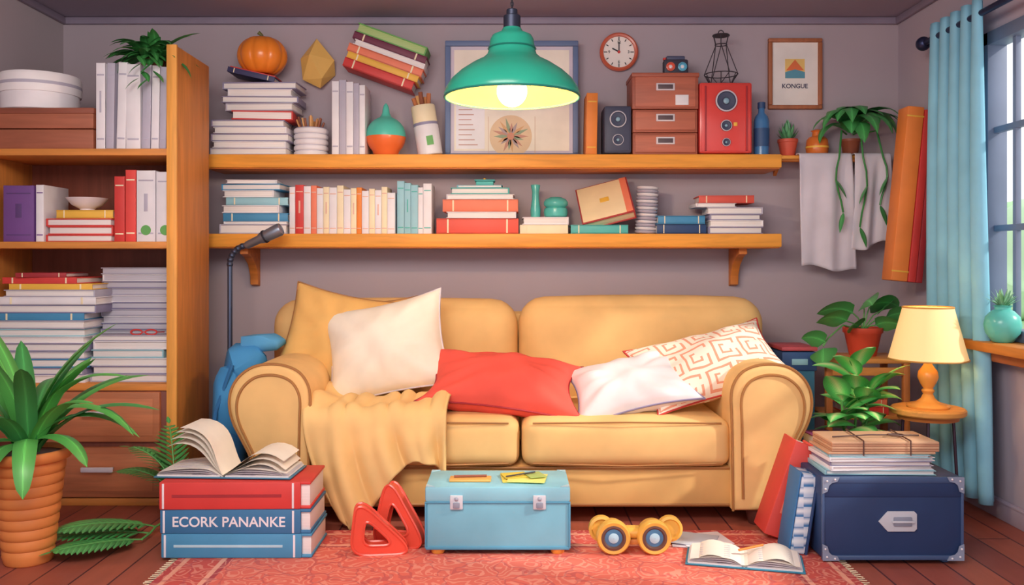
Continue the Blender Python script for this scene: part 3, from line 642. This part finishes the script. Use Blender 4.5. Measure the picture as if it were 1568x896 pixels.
# blue jacket heaped between bookcase and sofa
m=M('draped_blue_jacket');BJ=mat('#4392cc','fabric');BJ2=mat('#2f6fa8','fabric')
jr=random.Random(11)
def facet(c,r,mt_,n=26,lo=None):
    t=bmesh.new();P=[]
    for i in range(n):
        v=Vector((jr.gauss(0,1),jr.gauss(0,1),jr.gauss(0,1))).normalized();p=Vector((c[0]+v.x*r[0],c[1]+v.y*r[1],c[2]+v.z*r[2]))
        if lo is not None: p.z=max(p.z,lo)
        P.append(t.verts.new(p))
    bmesh.ops.convex_hull(t,input=P);m.merge(t,mt_)
facet((-1.36,-.78,.20),(.09,.13,.22),BJ2,40,.003);facet((-1.35,-.77,.46),(.085,.12,.22),BJ,40);facet((-1.29,-.73,.66),(.10,.11,.11),BJ,34)
facet((-1.22,-.70,.755),(.12,.09,.05),mat('#5aa6d8','fabric'),26)
m.tube([(-1.39,-.90,.05),(-1.40,-.905,.25),(-1.38,-.89,.45),(-1.32,-.84,.66)],.010,BJ2,8)
m.done(42)

# ------------------------------------------------------------ pendant lamp
m=M('pendant_lamp');px_,py=0.0,-1.5
po=[(.267,1.80),(.270,1.812),(.262,1.835),(.240,1.868),(.205,1.90),(.160,1.93),(.118,1.952),(.098,1.97),(.092,1.99),(.086,2.03),(.078,2.045),(.045,2.06),(.036,2.075)]
m.lathe(po,mat('#2fb094','gloss'),T((px_,py,0)),56,False)
m.lathe([(r-.004,z-.003) for r,z in po[:-3]],mat('#eeb04e','plain',.9),T((px_,py,0)),56,False)
m.tube([(.267*math.cos(a*.112),py+.267*math.sin(a*.112),1.80) for a in range(56)],.0045,mat('#1f7f70'),8,True)
m.lathe([(.094,1.99),(.097,1.993),(.094,1.997)],mat('#1f7f70'),T((px_,py,0)),40,False)
m.cyl(.034,.06,mat('#444a5e','metal'),T((px_,py,2.065)));m.cyl(.022,.03,mat('#444a5e','metal'),T((px_,py,2.12)))
for i in range(24):
    zc=2.155+i*.0155;m.tube([(.006*math.cos(a)*(1 if i%2 else 0),py+.006*math.cos(a)*(0 if i%2 else 1),zc+.011*math.sin(a)) for a in[k*.785 for k in range(8)]],.002,BLACK,5,True)
m.lathe([(.05,2.51),(.05,2.53)],mat('#3a3f52','metal'),T((px_,py,0)))
m.tube([(px_,py,2.1),(px_,py,2.52)],.003,BLACK,6)
m.cyl(.025,.10,CREAM,T((px_,py,1.88)))
m.ball((px_,py,1.825),(.06,.06,.063),emis('bulb_glass',(1,.90,.62),6),20);m.done()

# ------------------------------------------------------------ curtain
m=M('curtain_rod');RM=mat('#343a5c','metal');m.tube([(2.08,-.56,2.25),(2.08,-2.75,2.25)],.015,RM,12);m.ball((2.08,-.54,2.25),.036,RM,12);m.ball((2.08,-2.77,2.25),.036,RM,12)
for y in(-.64,-2.66): m.tube([(2.08,y,2.25),(2.08,y,2.20),(2.19,y,2.20)],.009,RM,8);m.cyl(.03,.008,RM,T((2.182,y,2.20))@R(90,'Y'))
m.done()
m=M('curtain');CU=mat('#8ccbe4','fabric')
def cu(s,t):
    z=2.315-(2.315-.09)*s
    sp=1+.15*s
    y=-.85+.49*(.5-t)*sp
    a=.030+.014*s
    return (2.085+a*math.sin(t*2*math.pi*5+.5*math.sin(s*3)),y-.03*s+.02*math.sin(s*4)+.012*math.sin(t*2*math.pi*10),z)
m.surf(cu,40,130,CU);o=m.done(180);s_=o.modifiers.new('s','SOLIDIFY');s_.thickness=.004
# ------------------------------------------------------------ sill vase
m=M('succulent_vase');vx,vy=2.115,-1.20;Q=T((vx,vy,.80))
m.lathe([(.035,0),(.042,.004),(.068,.04),(.075,.075),(.068,.11),(.045,.135),(.032,.142),(.032,.152),(.04,.158),(.034,.16),(.026,.15)],mat('#62c6bc','gloss'),Q)
for i in range(22): m.leaf((vx,vy,.95),i*73,80-i*2.6,.085,.02,mat('#8cc49a','leaf'),10,6,'oval')
m.done()
# ------------------------------------------------------------ side table + lamp
m=M('side_table');tx,ty,tz=X(1421,-1.08),-1.08,.50
m.lathe([(.150,-.028),(.156,-.022),(.156,-.006),(.150,0)],mat('#eda650','woodx'),T((tx,ty,tz)),40);m.lathe([(.125,-.05),(.13,-.028)],mat('#c57434'),T((tx,ty,tz)),40)
for i in range(4):
    a=rad(45+90*i+20);m.tube([(tx+.10*math.cos(a),ty+.10*math.sin(a),tz-.03),(tx+.125*math.cos(a),ty+.125*math.sin(a),0)],.007,mat('#4d3a48','metal'),8)
m.tube([(tx+.115*math.cos(a*.393),ty+.115*math.sin(a*.393),.16) for a in range(16)],.005,mat('#4d3a48','metal'),6,True);m.done()
m=M('table_lamp');Q=T((tx,ty,tz));G=mat('#eca24c','gloss')
m.lathe([(.088,0),(.09,.008),(.082,.016),(.05,.024),(.03,.04),(.02,.06),(.028,.075),(.020,.085),(.034,.11),(.044,.135),(.040,.16),(.022,.185),(.016,.195),(.022,.205),(.012,.215),(.010,.25)],G,Q,36)
m.lathe([(.165,.215),(.105,.445)],emis('lit_lampshade',(1,.62,.22),.42,(.93,.70,.36)),Q,48,False);m.lathe([(.162,.217),(.102,.443)],mat('#fbe0a0'),Q,48,False)
for r_,z_ in((.165,.215),(.105,.445)): m.tube([(r_*math.cos(a*.1309),r_*math.sin(a*.1309),z_) for a in range(48)],.004,mat('#d9a050'),6,True,Q)
for a in(0,2.09,4.19): m.tube([(0,0,.42),(.103*math.cos(a),.103*math.sin(a),.44)],.002,G,5,False,Q)
m.tube([(0,0,.24),(0,0,.42)],.004,G,6,False,Q);m.ball((0,0,.31),(.03,.03,.04),emis('lamp_bulb',(1,.75,.4),2),12,Q);m.done()
# plant stand behind
m=M('plant_stand');x0,x1,y0,y1=1.56,1.985,-.62,-.32;WS=mat('#e39a50','woodx');zt=.665
m.bx(x0,x1,y0,y1,zt-.025,zt,WS,.005);m.bx(x0+.01,x1-.01,y0+.01,y1-.01,.36,.38,WS,.004)
for x in(x0+.02,x1-.02):
    for y in(y0+.02,y1-.02): m.bx(x-.016,x+.016,y-.016,y+.016,0,zt-.02,mat('#d08044','woodz'),.004)
m.bx(x0+.02,x1-.02,y0+.005,y0+.02,.58,.62,WS,.003);m.done()
stack('novel_stack',-.60,.22,.38,[(1300,1362,13,RED,'f',0),(1296,1358,11,COR,'f',2),(1304,1355,9,DRED,'f',-2)])
m=M('potted_pothos');qx,qy=X(1321,-.47),-.47;Q=T((qx,qy,zt));m.lathe([(.062,0),(.066,.004),(.09,.115),(.098,.12),(.098,.145),(.088,.146),(.084,.13)],mat('#e4543c'),Q,32);m.lathe([(.001,.132),(.086,.132)],mat('#4a2c22'),Q,32,False)
LB=mat('#56aa5c','leaf')
for (dx_,dz_,az,L_,W_) in((-.06,.22,185,.20,.12),(.03,.25,20,.20,.12),(.10,.20,-15,.19,.11),(-.10,.18,200,.20,.11),(0,.27,265,.15,.12),(.05,.16,320,.14,.10),(-.04,.15,230,.15,.10),(.09,.24,60,.14,.10)):
    tip=(qx+dx_,qy-.03+.02*math.sin(az),zt+dz_);m.tube([(qx,qy,zt+.13),(qx+dx_*.5,qy-.02,zt+.13+(dz_-.13)*.7),tip],.0035,GREEN,6);m.leaf(tip,az,25,L_,W_,LB,60,8,'heart',.15,45 if 90<az<270 else -45)
m.tube([(qx,qy,zt+.13),(qx-.12,qy-.05,zt+.16),(qx-.22,qy-.12,zt+.10),(qx-.25,qy-.13,zt+.06)],.004,GREEN,6)
m.leaf((qx-.24,qy-.13,zt+.08),170,35,.12,.11,LB,60,8,'heart',.15,50);m.leaf((qx-.25,qy-.13,zt+.05),250,-10,.15,.12,LB,50,8,'heart',.15,20);m.done(60)
# variegated plant
m=M('variegated_houseplant');qx,qy=1.545,-1.0;m.lathe([(.075,0),(.08,.005),(.105,.27),(.112,.275),(.112,.30),(.10,.30),(.096,.28)],mat('#4a8fae','gloss'),T((qx,qy,0)),32);m.lathe([(.001,.28),(.098,.28)],mat('#4a2c22'),T((qx,qy,0)),32,False)
LV=mat('#5aba60','leafedge')
for k in range(3):
    ox=(-.05,.02,.08)[k];top=(.52,.66,.56)[k];m.tube([(qx+ox*.3,qy,.28),(qx+ox*.8,qy,(.28+top)/2),(qx+ox,qy,top)],.006,GREEN,6)
for i in range(30):
    lv=i/29;k=i%3;ox=(-.05,.02,.08)[k];z=.36+lv*((.16,.31,.20)[k]);az=i*137.5+20
    if -20<((az+180)%360-180)<150 and i%2: az=-az
    m.leaf((qx+ox*(.4+.6*lv),qy,z),az,30+40*lv,random.uniform(.19,.25),.115,LV,random.uniform(60,95),8,'oval',.15,random.uniform(-15,15))
m.done(60)
# storage box + purple books
m=M('storage_box');m.bx(1.36,1.52,-.58,-.34,0,.66,mat('#3b7fa2'),.008);m.bx(1.352,1.528,-.588,-.332,.60,.695,mat('#33568a'),.006);m.bx(1.35,1.53,-.59,-.33,.70,.72,mat('#c4505a'),.005);m.bx(1.40,1.48,-.592,-.585,.63,.66,LBLUE,.002);m.done()
m=M('tall_book_stack');zz=0
for t_,cv,rz in((.05,BLUE,0),(.045,RED,2),(.05,TEAL,-2),(.05,PURP,1),(.05,LBLUE,0),(.05,TEAL,2),(.05,mat('#96406a'),-4),(.05,mat('#8a3868'),5)):
    book_flat(m,1.362,-1.12,zz,.12,.15,t_*.98,cv,'f',rz);zz+=t_
m.done()
# ------------------------------------------------------------ navy trunk
m=M('navy_trunk');x0,x1,y0,y1,z1=1.178,1.705,-1.66,-1.39,.325;NV=mat('#27406c');TRM=mat('#486088','gloss');MT=mat('#d0d5de')
m.bx(x0,x1,y0,y1,.02,z1,NV,.006);m.bx(x0-.003,x1+.003,y0-.003,y1+.003,z1-.07,z1+.006,NV,.005)
m.bx(x0-.004,x1+.004,y0-.005,y0+.01,z1-.016,z1+.008,TRM,.003);m.bx(x0-.004,x1+.004,y0-.005,y0+.01,.018,.036,TRM,.003)
for x in(x0,x1): m.bx(x-.005,x+.005,y0-.005,y0+.006,.02,z1+.006,TRM,.002)
for x,sx in((x0,1),(x1,-1)):
    for z,sz in((.02,1),(z1+.006,-1)):
        Q=T((x,y0-.006,z))@R(90,'X')@Matrix.Diagonal((sx,sz,1,1));m.prism([(-.004,-.002),(.06,-.002),(.052,.014),(.03,.02),(.02,.03),(.014,.052),(-.004,.06)],.004,mat('#8f9cb4'),Q)
        for q in((.012,.012),(.042,.006),(.006,.042)): m.ball((x+sx*q[0],y0-.011,z+sz*q[1]),.004,WHITE,6)
cx=(x0+x1)/2+.03
m.prism([(-.085,0),(-.06,.028),(-.05,.038),(.05,.038),(.06,.028),(.06,-.028),(.05,-.038),(-.05,-.038),(-.06,-.028)],.006,MT,T((cx,y0-.001,.165))@R(90,'X'),.001)
m.box((cx+.005,y0-.009,.165),(.07,.008,.035),mat('#8f96a8'),.004);m.box((cx+.005,y0-.014,.165),(.085,.006,.008),MT,.002)
for x in(x0+.05,x1-.05):
    for y in(y0+.04,y1-.04): m.cyl(.018,.022,TRM,T((x,y,0)),12)
m.done();zt=z1+.008
m=M('document_stack');zz=zt
for t_,w_,cv,rz in((.018,.42,LBLUE,-2),(.016,.40,WHITE,3),(.018,.39,LILAC,-1),(.014,.41,WHITE,2),(.012,.38,LBLUE,-3)):
    book_flat(m,1.41,-1.525,zz,w_,.22,t_,cv,'l',rz);zz+=t_
KR=mat('#c39070')
for i in range(5): m.box((1.42+random.uniform(-.01,.01),-1.525,zz+.006),(.41,.22,.009),KR if i%2 else mat('#d8ac88'),.002,None);zz+=.0095
for q in(-.08,.1): m.tube([(1.42+q,-1.64,zz-.05),(1.42+q,-1.64,zz+.006),(1.42+q+.02,-1.41,zz+.006)],.003,mat('#5f4038'),6)
m.tube([(1.25,-1.56,zz+.006),(1.4,-1.55,zz+.012),(1.60,-1.53,zz+.006)],.003,mat('#5f4038'),6)
m.tube([(1.50+.03*math.cos(a*.5),-1.55+.02*math.sin(a*.5),zz+.012) for a in range(16)],.003,mat('#5f4038'),6);m.done()
# leaning books
m=M('leaning_book');Q=T((1.075,-1.33,.035))@R(19,'Y');m.box((0,0,.19),(.07,.14,.38),PAGE,.002,Q);m.box((-.042,0,.19),(.012,.155,.40),mat('#dc4a42'),.003,Q);m.box((.042,0,.19),(.012,.155,.40),mat('#dc4a42'),.003,Q);m.box((0,-.075,.19),(.095,.012,.40),mat('#e4524a'),.005,Q);m.box((0,-.082,.19),(.03,.003,.20),mat('#ee8c78'),.001,Q);m.done()
m=M('plaid_notebook');Q=T((1.105,-1.52,.016))@R(9,'Y');m.box((0,0,.155),(.06,.13,.31),mat('#3a7cb6','plaid'),.008,Q);m.box((.034,0,.155),(.01,.135,.32),NAVY,.003,Q);m.box((-.034,0,.155),(.008,.135,.32),mat('#3a7cb6'),.003,Q);m.done()

# ------------------------------------------------------------ blue case in front
m=M('blue_suitcase');y0,y1=-1.585,-1.315;x0,x1=X(652,y0),X(872,y0);z1=.272;CB=mat('#78bcd2');CB2=mat('#5499b8')
m.bx(x0,x1,y0,y1,RG+.02,z1,CB,.01);m.bx(x0-.003,x1+.003,y0-.003,y1+.003,z1-.055,z1+.004,mat('#8ccbdd'),.008)
m.bx(x0-.004,x1+.004,y0-.005,y0+.004,z1-.06,z1-.054,CB2,.001)
for x in(x0,x1): m.bx(x-.004,x+.004,y0-.005,y0+.004,RG+.025,z1-.06,CB2,.002)
m.bx(x0,x1,y0-.004,y0+.004,RG+.02,RG+.032,CB2,.002)
for u in(699,826):
    x=X(u,y0);m.box((x,y0-.006,z1-.055),(.05,.012,.055),MT,.004);m.box((x,y0-.014,z1-.065),(.026,.008,.022),mat('#8f96a8'),.003);m.ball((x,y0-.014,z1-.04),.008,mat('#a9b0c0'),8)
for x in(x0+.045,x1-.045):
    for y in(y0+.03,y1-.03): m.cyl(.026,.026,mat('#eaa648'),T((x,y,RG)),16,.03)
for x,sx in((x0,1),(x1,-1)):
    for yy,sy in((y0,1),(y1,-1)): m.prism([(0,0),(.035,0),(0,.035)],.003,mat('#b5dbe8'),T((x,yy,z1+.003))@Matrix.Diagonal((sx,sy,1,1)))
m.done();zt=z1+.005
m=M('wooden_pencil_case');m.bx(X(688,-1.5),X(752,-1.5),-1.52,-1.45,zt,zt+.010,mat('#e9ac5c','woodx'),.004,None);m.tube([(X(695,-1.5),-1.485,zt+.015),(X(745,-1.5),-1.475,zt+.015)],.005,BRN,8);m.done()
m=M('sticky_notes')
for i,(dx_,dy_,rz,w_) in enumerate(((0,0,5,.17),(.02,-.02,-8,.15),(-.03,.01,14,.10),(.05,.0,20,.07))): m.box((0,0,zt+.002+i*.004),(w_,.14 if i<2 else .09,.003),mat(['#eedc62','#f6e984','#dfc94a','#a9c270'][i]),.001,T((X(800,-1.46)+dx_,-1.455+dy_,0))@R(rz,'Z'))
m.tube([(X(775,-1.5),-1.50,zt+.018),(X(820,-1.5),-1.44,zt+.022)],.003,BLACK,6);m.done()

# ------------------------------------------------------------ big floor book stack
m=M('large_book_stack');yf=-1.62;x0,x1=X(245,yf),X(476,yf);cx=(x0+x1)/2;w=x1-x0;dp=.28;zz=RG
def big(z,t,cv,dx_,rz,label=None):
    Q=T((cx+dx_,yf+dp/2,z))@R(rz,'Z')
    m.box((.01,0,t/2),(w-.03,dp-.02,t-.014),PAGE,.002,Q)
    m.box((0,0,.006),(w,dp,.011),cv,.003,Q);m.box((0,0,t-.006),(w,dp,.011),cv,.003,Q)
    m.box((-.018,-dp/2+.002,t/2),(w-.04,.016,t),cv,.005,Q)
    m.box((-w/2+.006,0,t/2),(.014,dp,t),cv,.005,Q)
    for q in(-.47,.385): m.box((w*q,-dp/2-.007,t/2),(.008,.003,t*.92),WHITE,.001,Q)
    if label: m.text(label,t*.575,WHITE,Q@T((-.024,-dp/2-.007,t/2-.002))@R(90,'X'),.001)
    else: m.box((-.03,-dp/2-.007,t*.5),(w*.72,.002,t*.10),mat('#b4d8e6') if cv!=RED else DRED,0,Q)
big(zz,.093,mat('#4a94be'),.004,0);zz+=.093
big(zz,.093,mat('#3876a4'),0,0,'ECORK PANANKE');zz+=.093
big(zz,.105,RED,-.004,1);zz+=.105
m.done()
def openbook(name,c,w,d,rz,cover,lift=.02,fan=0,mtx=None):
    m=M(name);Q=T(c)@R(rz,'Z')
    m.box((0,0,.003),(w,d,.005),cover,.001,Q)
    for sg in(-1,1):
        for k in range(4):
            h=.006+.006*k
            def f(s,t,h=h,sg=sg,k=k):
                x=sg*(s*(w/2-.008-.003*k));zz=.006+h*(math.sin(min(1,s*3.2)*math.pi/2))*(1-.35*s)+lift*math.sin(math.pi*s)*.35*(k/3)
                return (x,(t-.5)*(d-.012),zz)
            m.surf(f,12,2,WHITE if k<3 else mat('#faf4ec'),Q)
        m.box((sg*(w/4),0,.007),(w/2-.02,d-.014,.008),PAGE,.001,Q)
        for j in range(6): m.box((sg*w*.25,-d*.33+j*d*.12,.0255+lift*.36),(w*.26,.0025,.001),GREY,0,Q)
    for (ang,sg) in fan or []:
        def g(s,t):
            a=rad(ang)+.25*math.sin(s*2.6)-.35*s*s;return (sg*s*w*.46*math.cos(a),(t-.5)*(d-.014),.012+s*w*.46*math.sin(a))
        m.surf(g,10,2,mat('#fbf4e8'),Q)
    return m,Q
z0=zz
m,Q=openbook('open_book',(X(355,-1.48),-1.475,z0+.003),.54,.22,-3,mat('#46809f'),.03,[(60,-1),(54,-1),(46,-1),(38,-1),(26,1),(18,1),(10,1)]);m.done(70)
# ------------------------------------------------------------ red triangular toy frames
m=M('red_triangle_toy');TR=mat('#ec5844','gloss')
def tri(pts,hole,y,th,rz):
    c=sum((Vector(p) for p in pts),Vector((0,0)))/3
    def rnd(P,k):
        o=[];n=len(P)
        for i in range(n):
            a,b_,d=Vector(P[i-1]),Vector(P[i]),Vector(P[(i+1)%n]);p=b_+(a-b_)*k;q=b_+(d-b_)*k
            for j in range(8): t=j/7;o.append((1-t)**2*p+2*t*(1-t)*b_+t*t*q)
        return o
    O=rnd(pts,.30);I=rnd([c+(Vector(p)-c)*hole for p in pts],.34);n=len(O);vs=[];fs=[]
    for P,yy,k in((O,.008,1),(I,0.008,1),(I,th-.008,1),(O,th-.008,1)): vs+=[(p[0]-c[0],yy,p[1]) for p in P]
    for i in range(n):
        j=(i+1)%n
        for a,b_ in((0,1),(1,2),(2,3),(3,0)): fs.append((a*n+i,a*n+j,b_*n+j,b_*n+i))
    Q=T((c[0],y,0))@R(rz,'Z');m.add(vs,fs,TR,Q)
    for P in(O,I):
        for yy in(.008,th-.008): m.tube([(p[0]-c[0],yy,p[1]) for p in P],.006,TR,6,True,Q)
tri([(-.60,.235),(-.625,RG-.0),(-.37,RG-.0)],.50,-1.60,.07,8)
tri([(-.50,.30),(-.57,RG),(-.33,RG)],.52,-1.50,.07,-12)
m.tube([(-.50,-1.55,.035),(-.46,-1.46,.035)],.02,TR,8);m.done(30)
# ------------------------------------------------------------ toy binoculars
m=M('toy_binoculars');GD=mat('#e8b452','gloss')
for u in(940,1003):
    x=X(u,-1.6);Q=T((x,-1.56,RG+.066))@R(90,'X')
    m.lathe([(.050,-.06),(.056,-.05),(.056,-.01),(.064,-.005),(.066,0),(.066,.03),(.060,.038),(.048,.036),(.046,.02)],GD,Q,36);m.lathe([(.048,.0365),(.040,.038),(.034,.030)],mat('#6a463a'),Q,36,False);m.lathe([(.046,.026),(.03,.030),(.001,.033)],mat('#4f86b0','gloss'),Q,36,False);m.lathe([(.020,.034),(.012,.037),(.001,.038)],mat('#b4dcec','gloss'),Q,24,False)
for u,q in((920,1),(1024,1)): Q=T((X(u,-1.5),-1.50,RG+.082))@R(90,'X');m.lathe([(.04,0),(.05,.004),(.05,.03),(.04,.034),(.034,.025),(.001,.026)],GD,Q,32)
m.cyl(.022,.10,GD,T((X(947,-1.55),-1.55,RG+.075))@R(90,'Y'));m.bx(X(958,-1.55),X(986,-1.55),-1.575,-1.53,RG+.035,RG+.055,mat('#c5803e'),.004)
m.bx(X(915,-1.55),X(1030,-1.55),-1.52,-1.49,RG+.05,RG+.09,GD,.01);m.done()
# loose papers and open book right
m=M('loose_papers')
for i,(rz,dx_,dy_) in enumerate(((-8,0,0),(12,.03,.02),(-22,-.02,.015))): m.box((0,0,.002+.0035*i),(.20,.16,.0025),mat(['#ded9e3','#f4f0f6','#ccd5e2'][i]),.0008,T((X(1066,-1.42)+dx_,-1.43+dy_,RG))@R(rz,'Z'))
m.done()
m,Q=openbook('open_notebook',(X(1140,-1.66),-1.655,RG+.001),.43,.20,-14,mat('#3a8fae'),.025,[(10,1),(8,-1)])
m.tube([(-.02,-.03,.048),(.07,.05,.05)],.0045,ORG,6,False,Q);m.done(70)

# ------------------------------------------------------------ big potted plant left
m=M('potted_dracaena');qx,qy=X(44,-1.62),-1.62;TC=mat('#e58a48')
pr=[(.08,0),(.085,.006)]
for i in range(9): 
    z=.02+i*.041;r_=.088+.0048*i;pr+=[(r_,z),(r_+.004,z+.012),(r_+.004,z+.028),(r_+.001,z+.038)]
pr+=[(.136,.39),(.146,.395),(.148,.425),(.142,.432),(.128,.43),(.125,.40)]
m.lathe(pr,TC,T((qx,qy,0)),40);m.lathe([(.001,.41),(.128,.41)],mat('#4a2c22'),T((qx,qy,0)),32,False)
LS=mat('#62b85a','leaf');LS2=mat('#4a9c54','leaf')
for i in range(18):
    az=i*137.5;lv=i/17;el=55+33*lv
    m.leaf((qx+.02*math.cos(rad(az)),qy+.02*math.sin(rad(az)),.42),az,el,random.uniform(.46,.58),.12,LS if i%2 else LS2,random.uniform(80,110)*(1-.5*lv),12,'strap',.25)
for az,el,ln,dr_ in((-5,72,.55,140),(5,60,.50,120),(-20,48,.36,125),(185,65,.5,120),(350,80,.58,100),(15,84,.60,60),(160,85,.60,50)): m.leaf((qx,qy,.43),az,el,ln,.125,LS,dr_,12,'strap',.25)
for az,el in((262,35),(295,45),(235,45)): m.leaf((qx,qy,.43),az,el,.42,.13,LS,150,12,'strap',.2)
m.done(60)
# fern fronds
m=M('floor_fern');FL=mat('#55a85a','leaf')
def frond(p,az,el,L_,dr,W=.13):
    az_,e=rad(az),rad(el);pos=Vector(p);n=15;pts=[]
    for i in range(n):
        d=Vector((math.cos(e)*math.cos(az_),math.cos(e)*math.sin(az_),math.sin(e)));pts.append(pos.copy());w=W*math.sin(math.pi*(i+1.5)/(n+1.5))**.7
        if i>1:
            for sg in(-1,1): m.leaf(pos,az+sg*58,math.degrees(e)*.5+5,w,.036,FL,25,4,'oval',.1)
        pos=pos+d*L_/n;e-=rad(dr)/n;pos.z=max(pos.z,.014)
    m.tube(pts,.0035,GREEN,5);m.leaf(pos,az,math.degrees(e),.05,.02,FL,10,4,'oval',.1)
bx_,by_=X(268,-1.12),-1.12
m.lathe([(.05,0),(.055,.004),(.07,.10),(.06,.10)],BRN,T((bx_,by_,0)),24)
frond((bx_,by_,.10),172,84,.34,80,.10);frond((bx_,by_,.10),120,86,.36,50,.10);frond((bx_,by_,.10),185,66,.30,80,.10)
frond((bx_-.02,by_-.16,.03),222,22,.40,28,.13);frond((bx_-.02,by_-.22,.02),205,14,.38,18,.12);frond((bx_-.02,by_-.30,.02),225,12,.34,15,.12)
m.tube([(bx_,by_,.03),(bx_-.02,by_-.16,.03),(bx_-.02,by_-.22,.02),(bx_-.02,by_-.30,.02)],.005,GREEN,6)
m.done(60)

# ------------------------------------------------------------ lights, world, camera
w=bpy.data.worlds.new('world');bpy.context.scene.world=w;w.use_nodes=True;bg=w.node_tree.nodes['Background'];bg.inputs[0].default_value=(.94,.93,1,1);bg.inputs[1].default_value=1.35
def light(name,kind,loc,energy,col,size=1,rot=None,target=None):
    l=bpy.data.lights.new(name,kind);l.energy=energy;l.color=col
    if kind=='AREA': l.shape='RECTANGLE';l.size=size;l.size_y=size*.7
    elif kind=='SUN': l.angle=rad(size)
    else: l.shadow_soft_size=size
    o=bpy.data.objects.new(name,l);o.location=loc
    if target: o.rotation_euler=(Vector(target)-Vector(loc)).to_track_quat('-Z','Y').to_euler()
    bpy.context.collection.objects.link(o);return o
light('pendant_light','POINT',(0,-1.5,1.79),62,(1,.80,.54),.06)
light('table_lamp_light','POINT',(tx,ty,.83),6,(1,.70,.38),.03)
light('added_fill_light','AREA',(-.6,-3.7,2.48),105,(1,.92,.84),1.8,target=(0,-.9,.6))  # unseen area lamp added near the ceiling to brighten the room from above
light('sun','SUN',(5,-3,4),3,(1,.95,.85),3,target=(0,-1.2,.4))
cam=bpy.data.cameras.new('camera');cam.sensor_width=36;cam.lens=36*F/1568;cam.shift_y=-48/1568
co=bpy.data.objects.new('camera',cam);co.location=(0,CAMY,EYE);co.rotation_euler=(rad(90),0,0);bpy.context.collection.objects.link(co);bpy.context.scene.camera=co
bpy.context.scene.view_settings.view_transform='Standard'
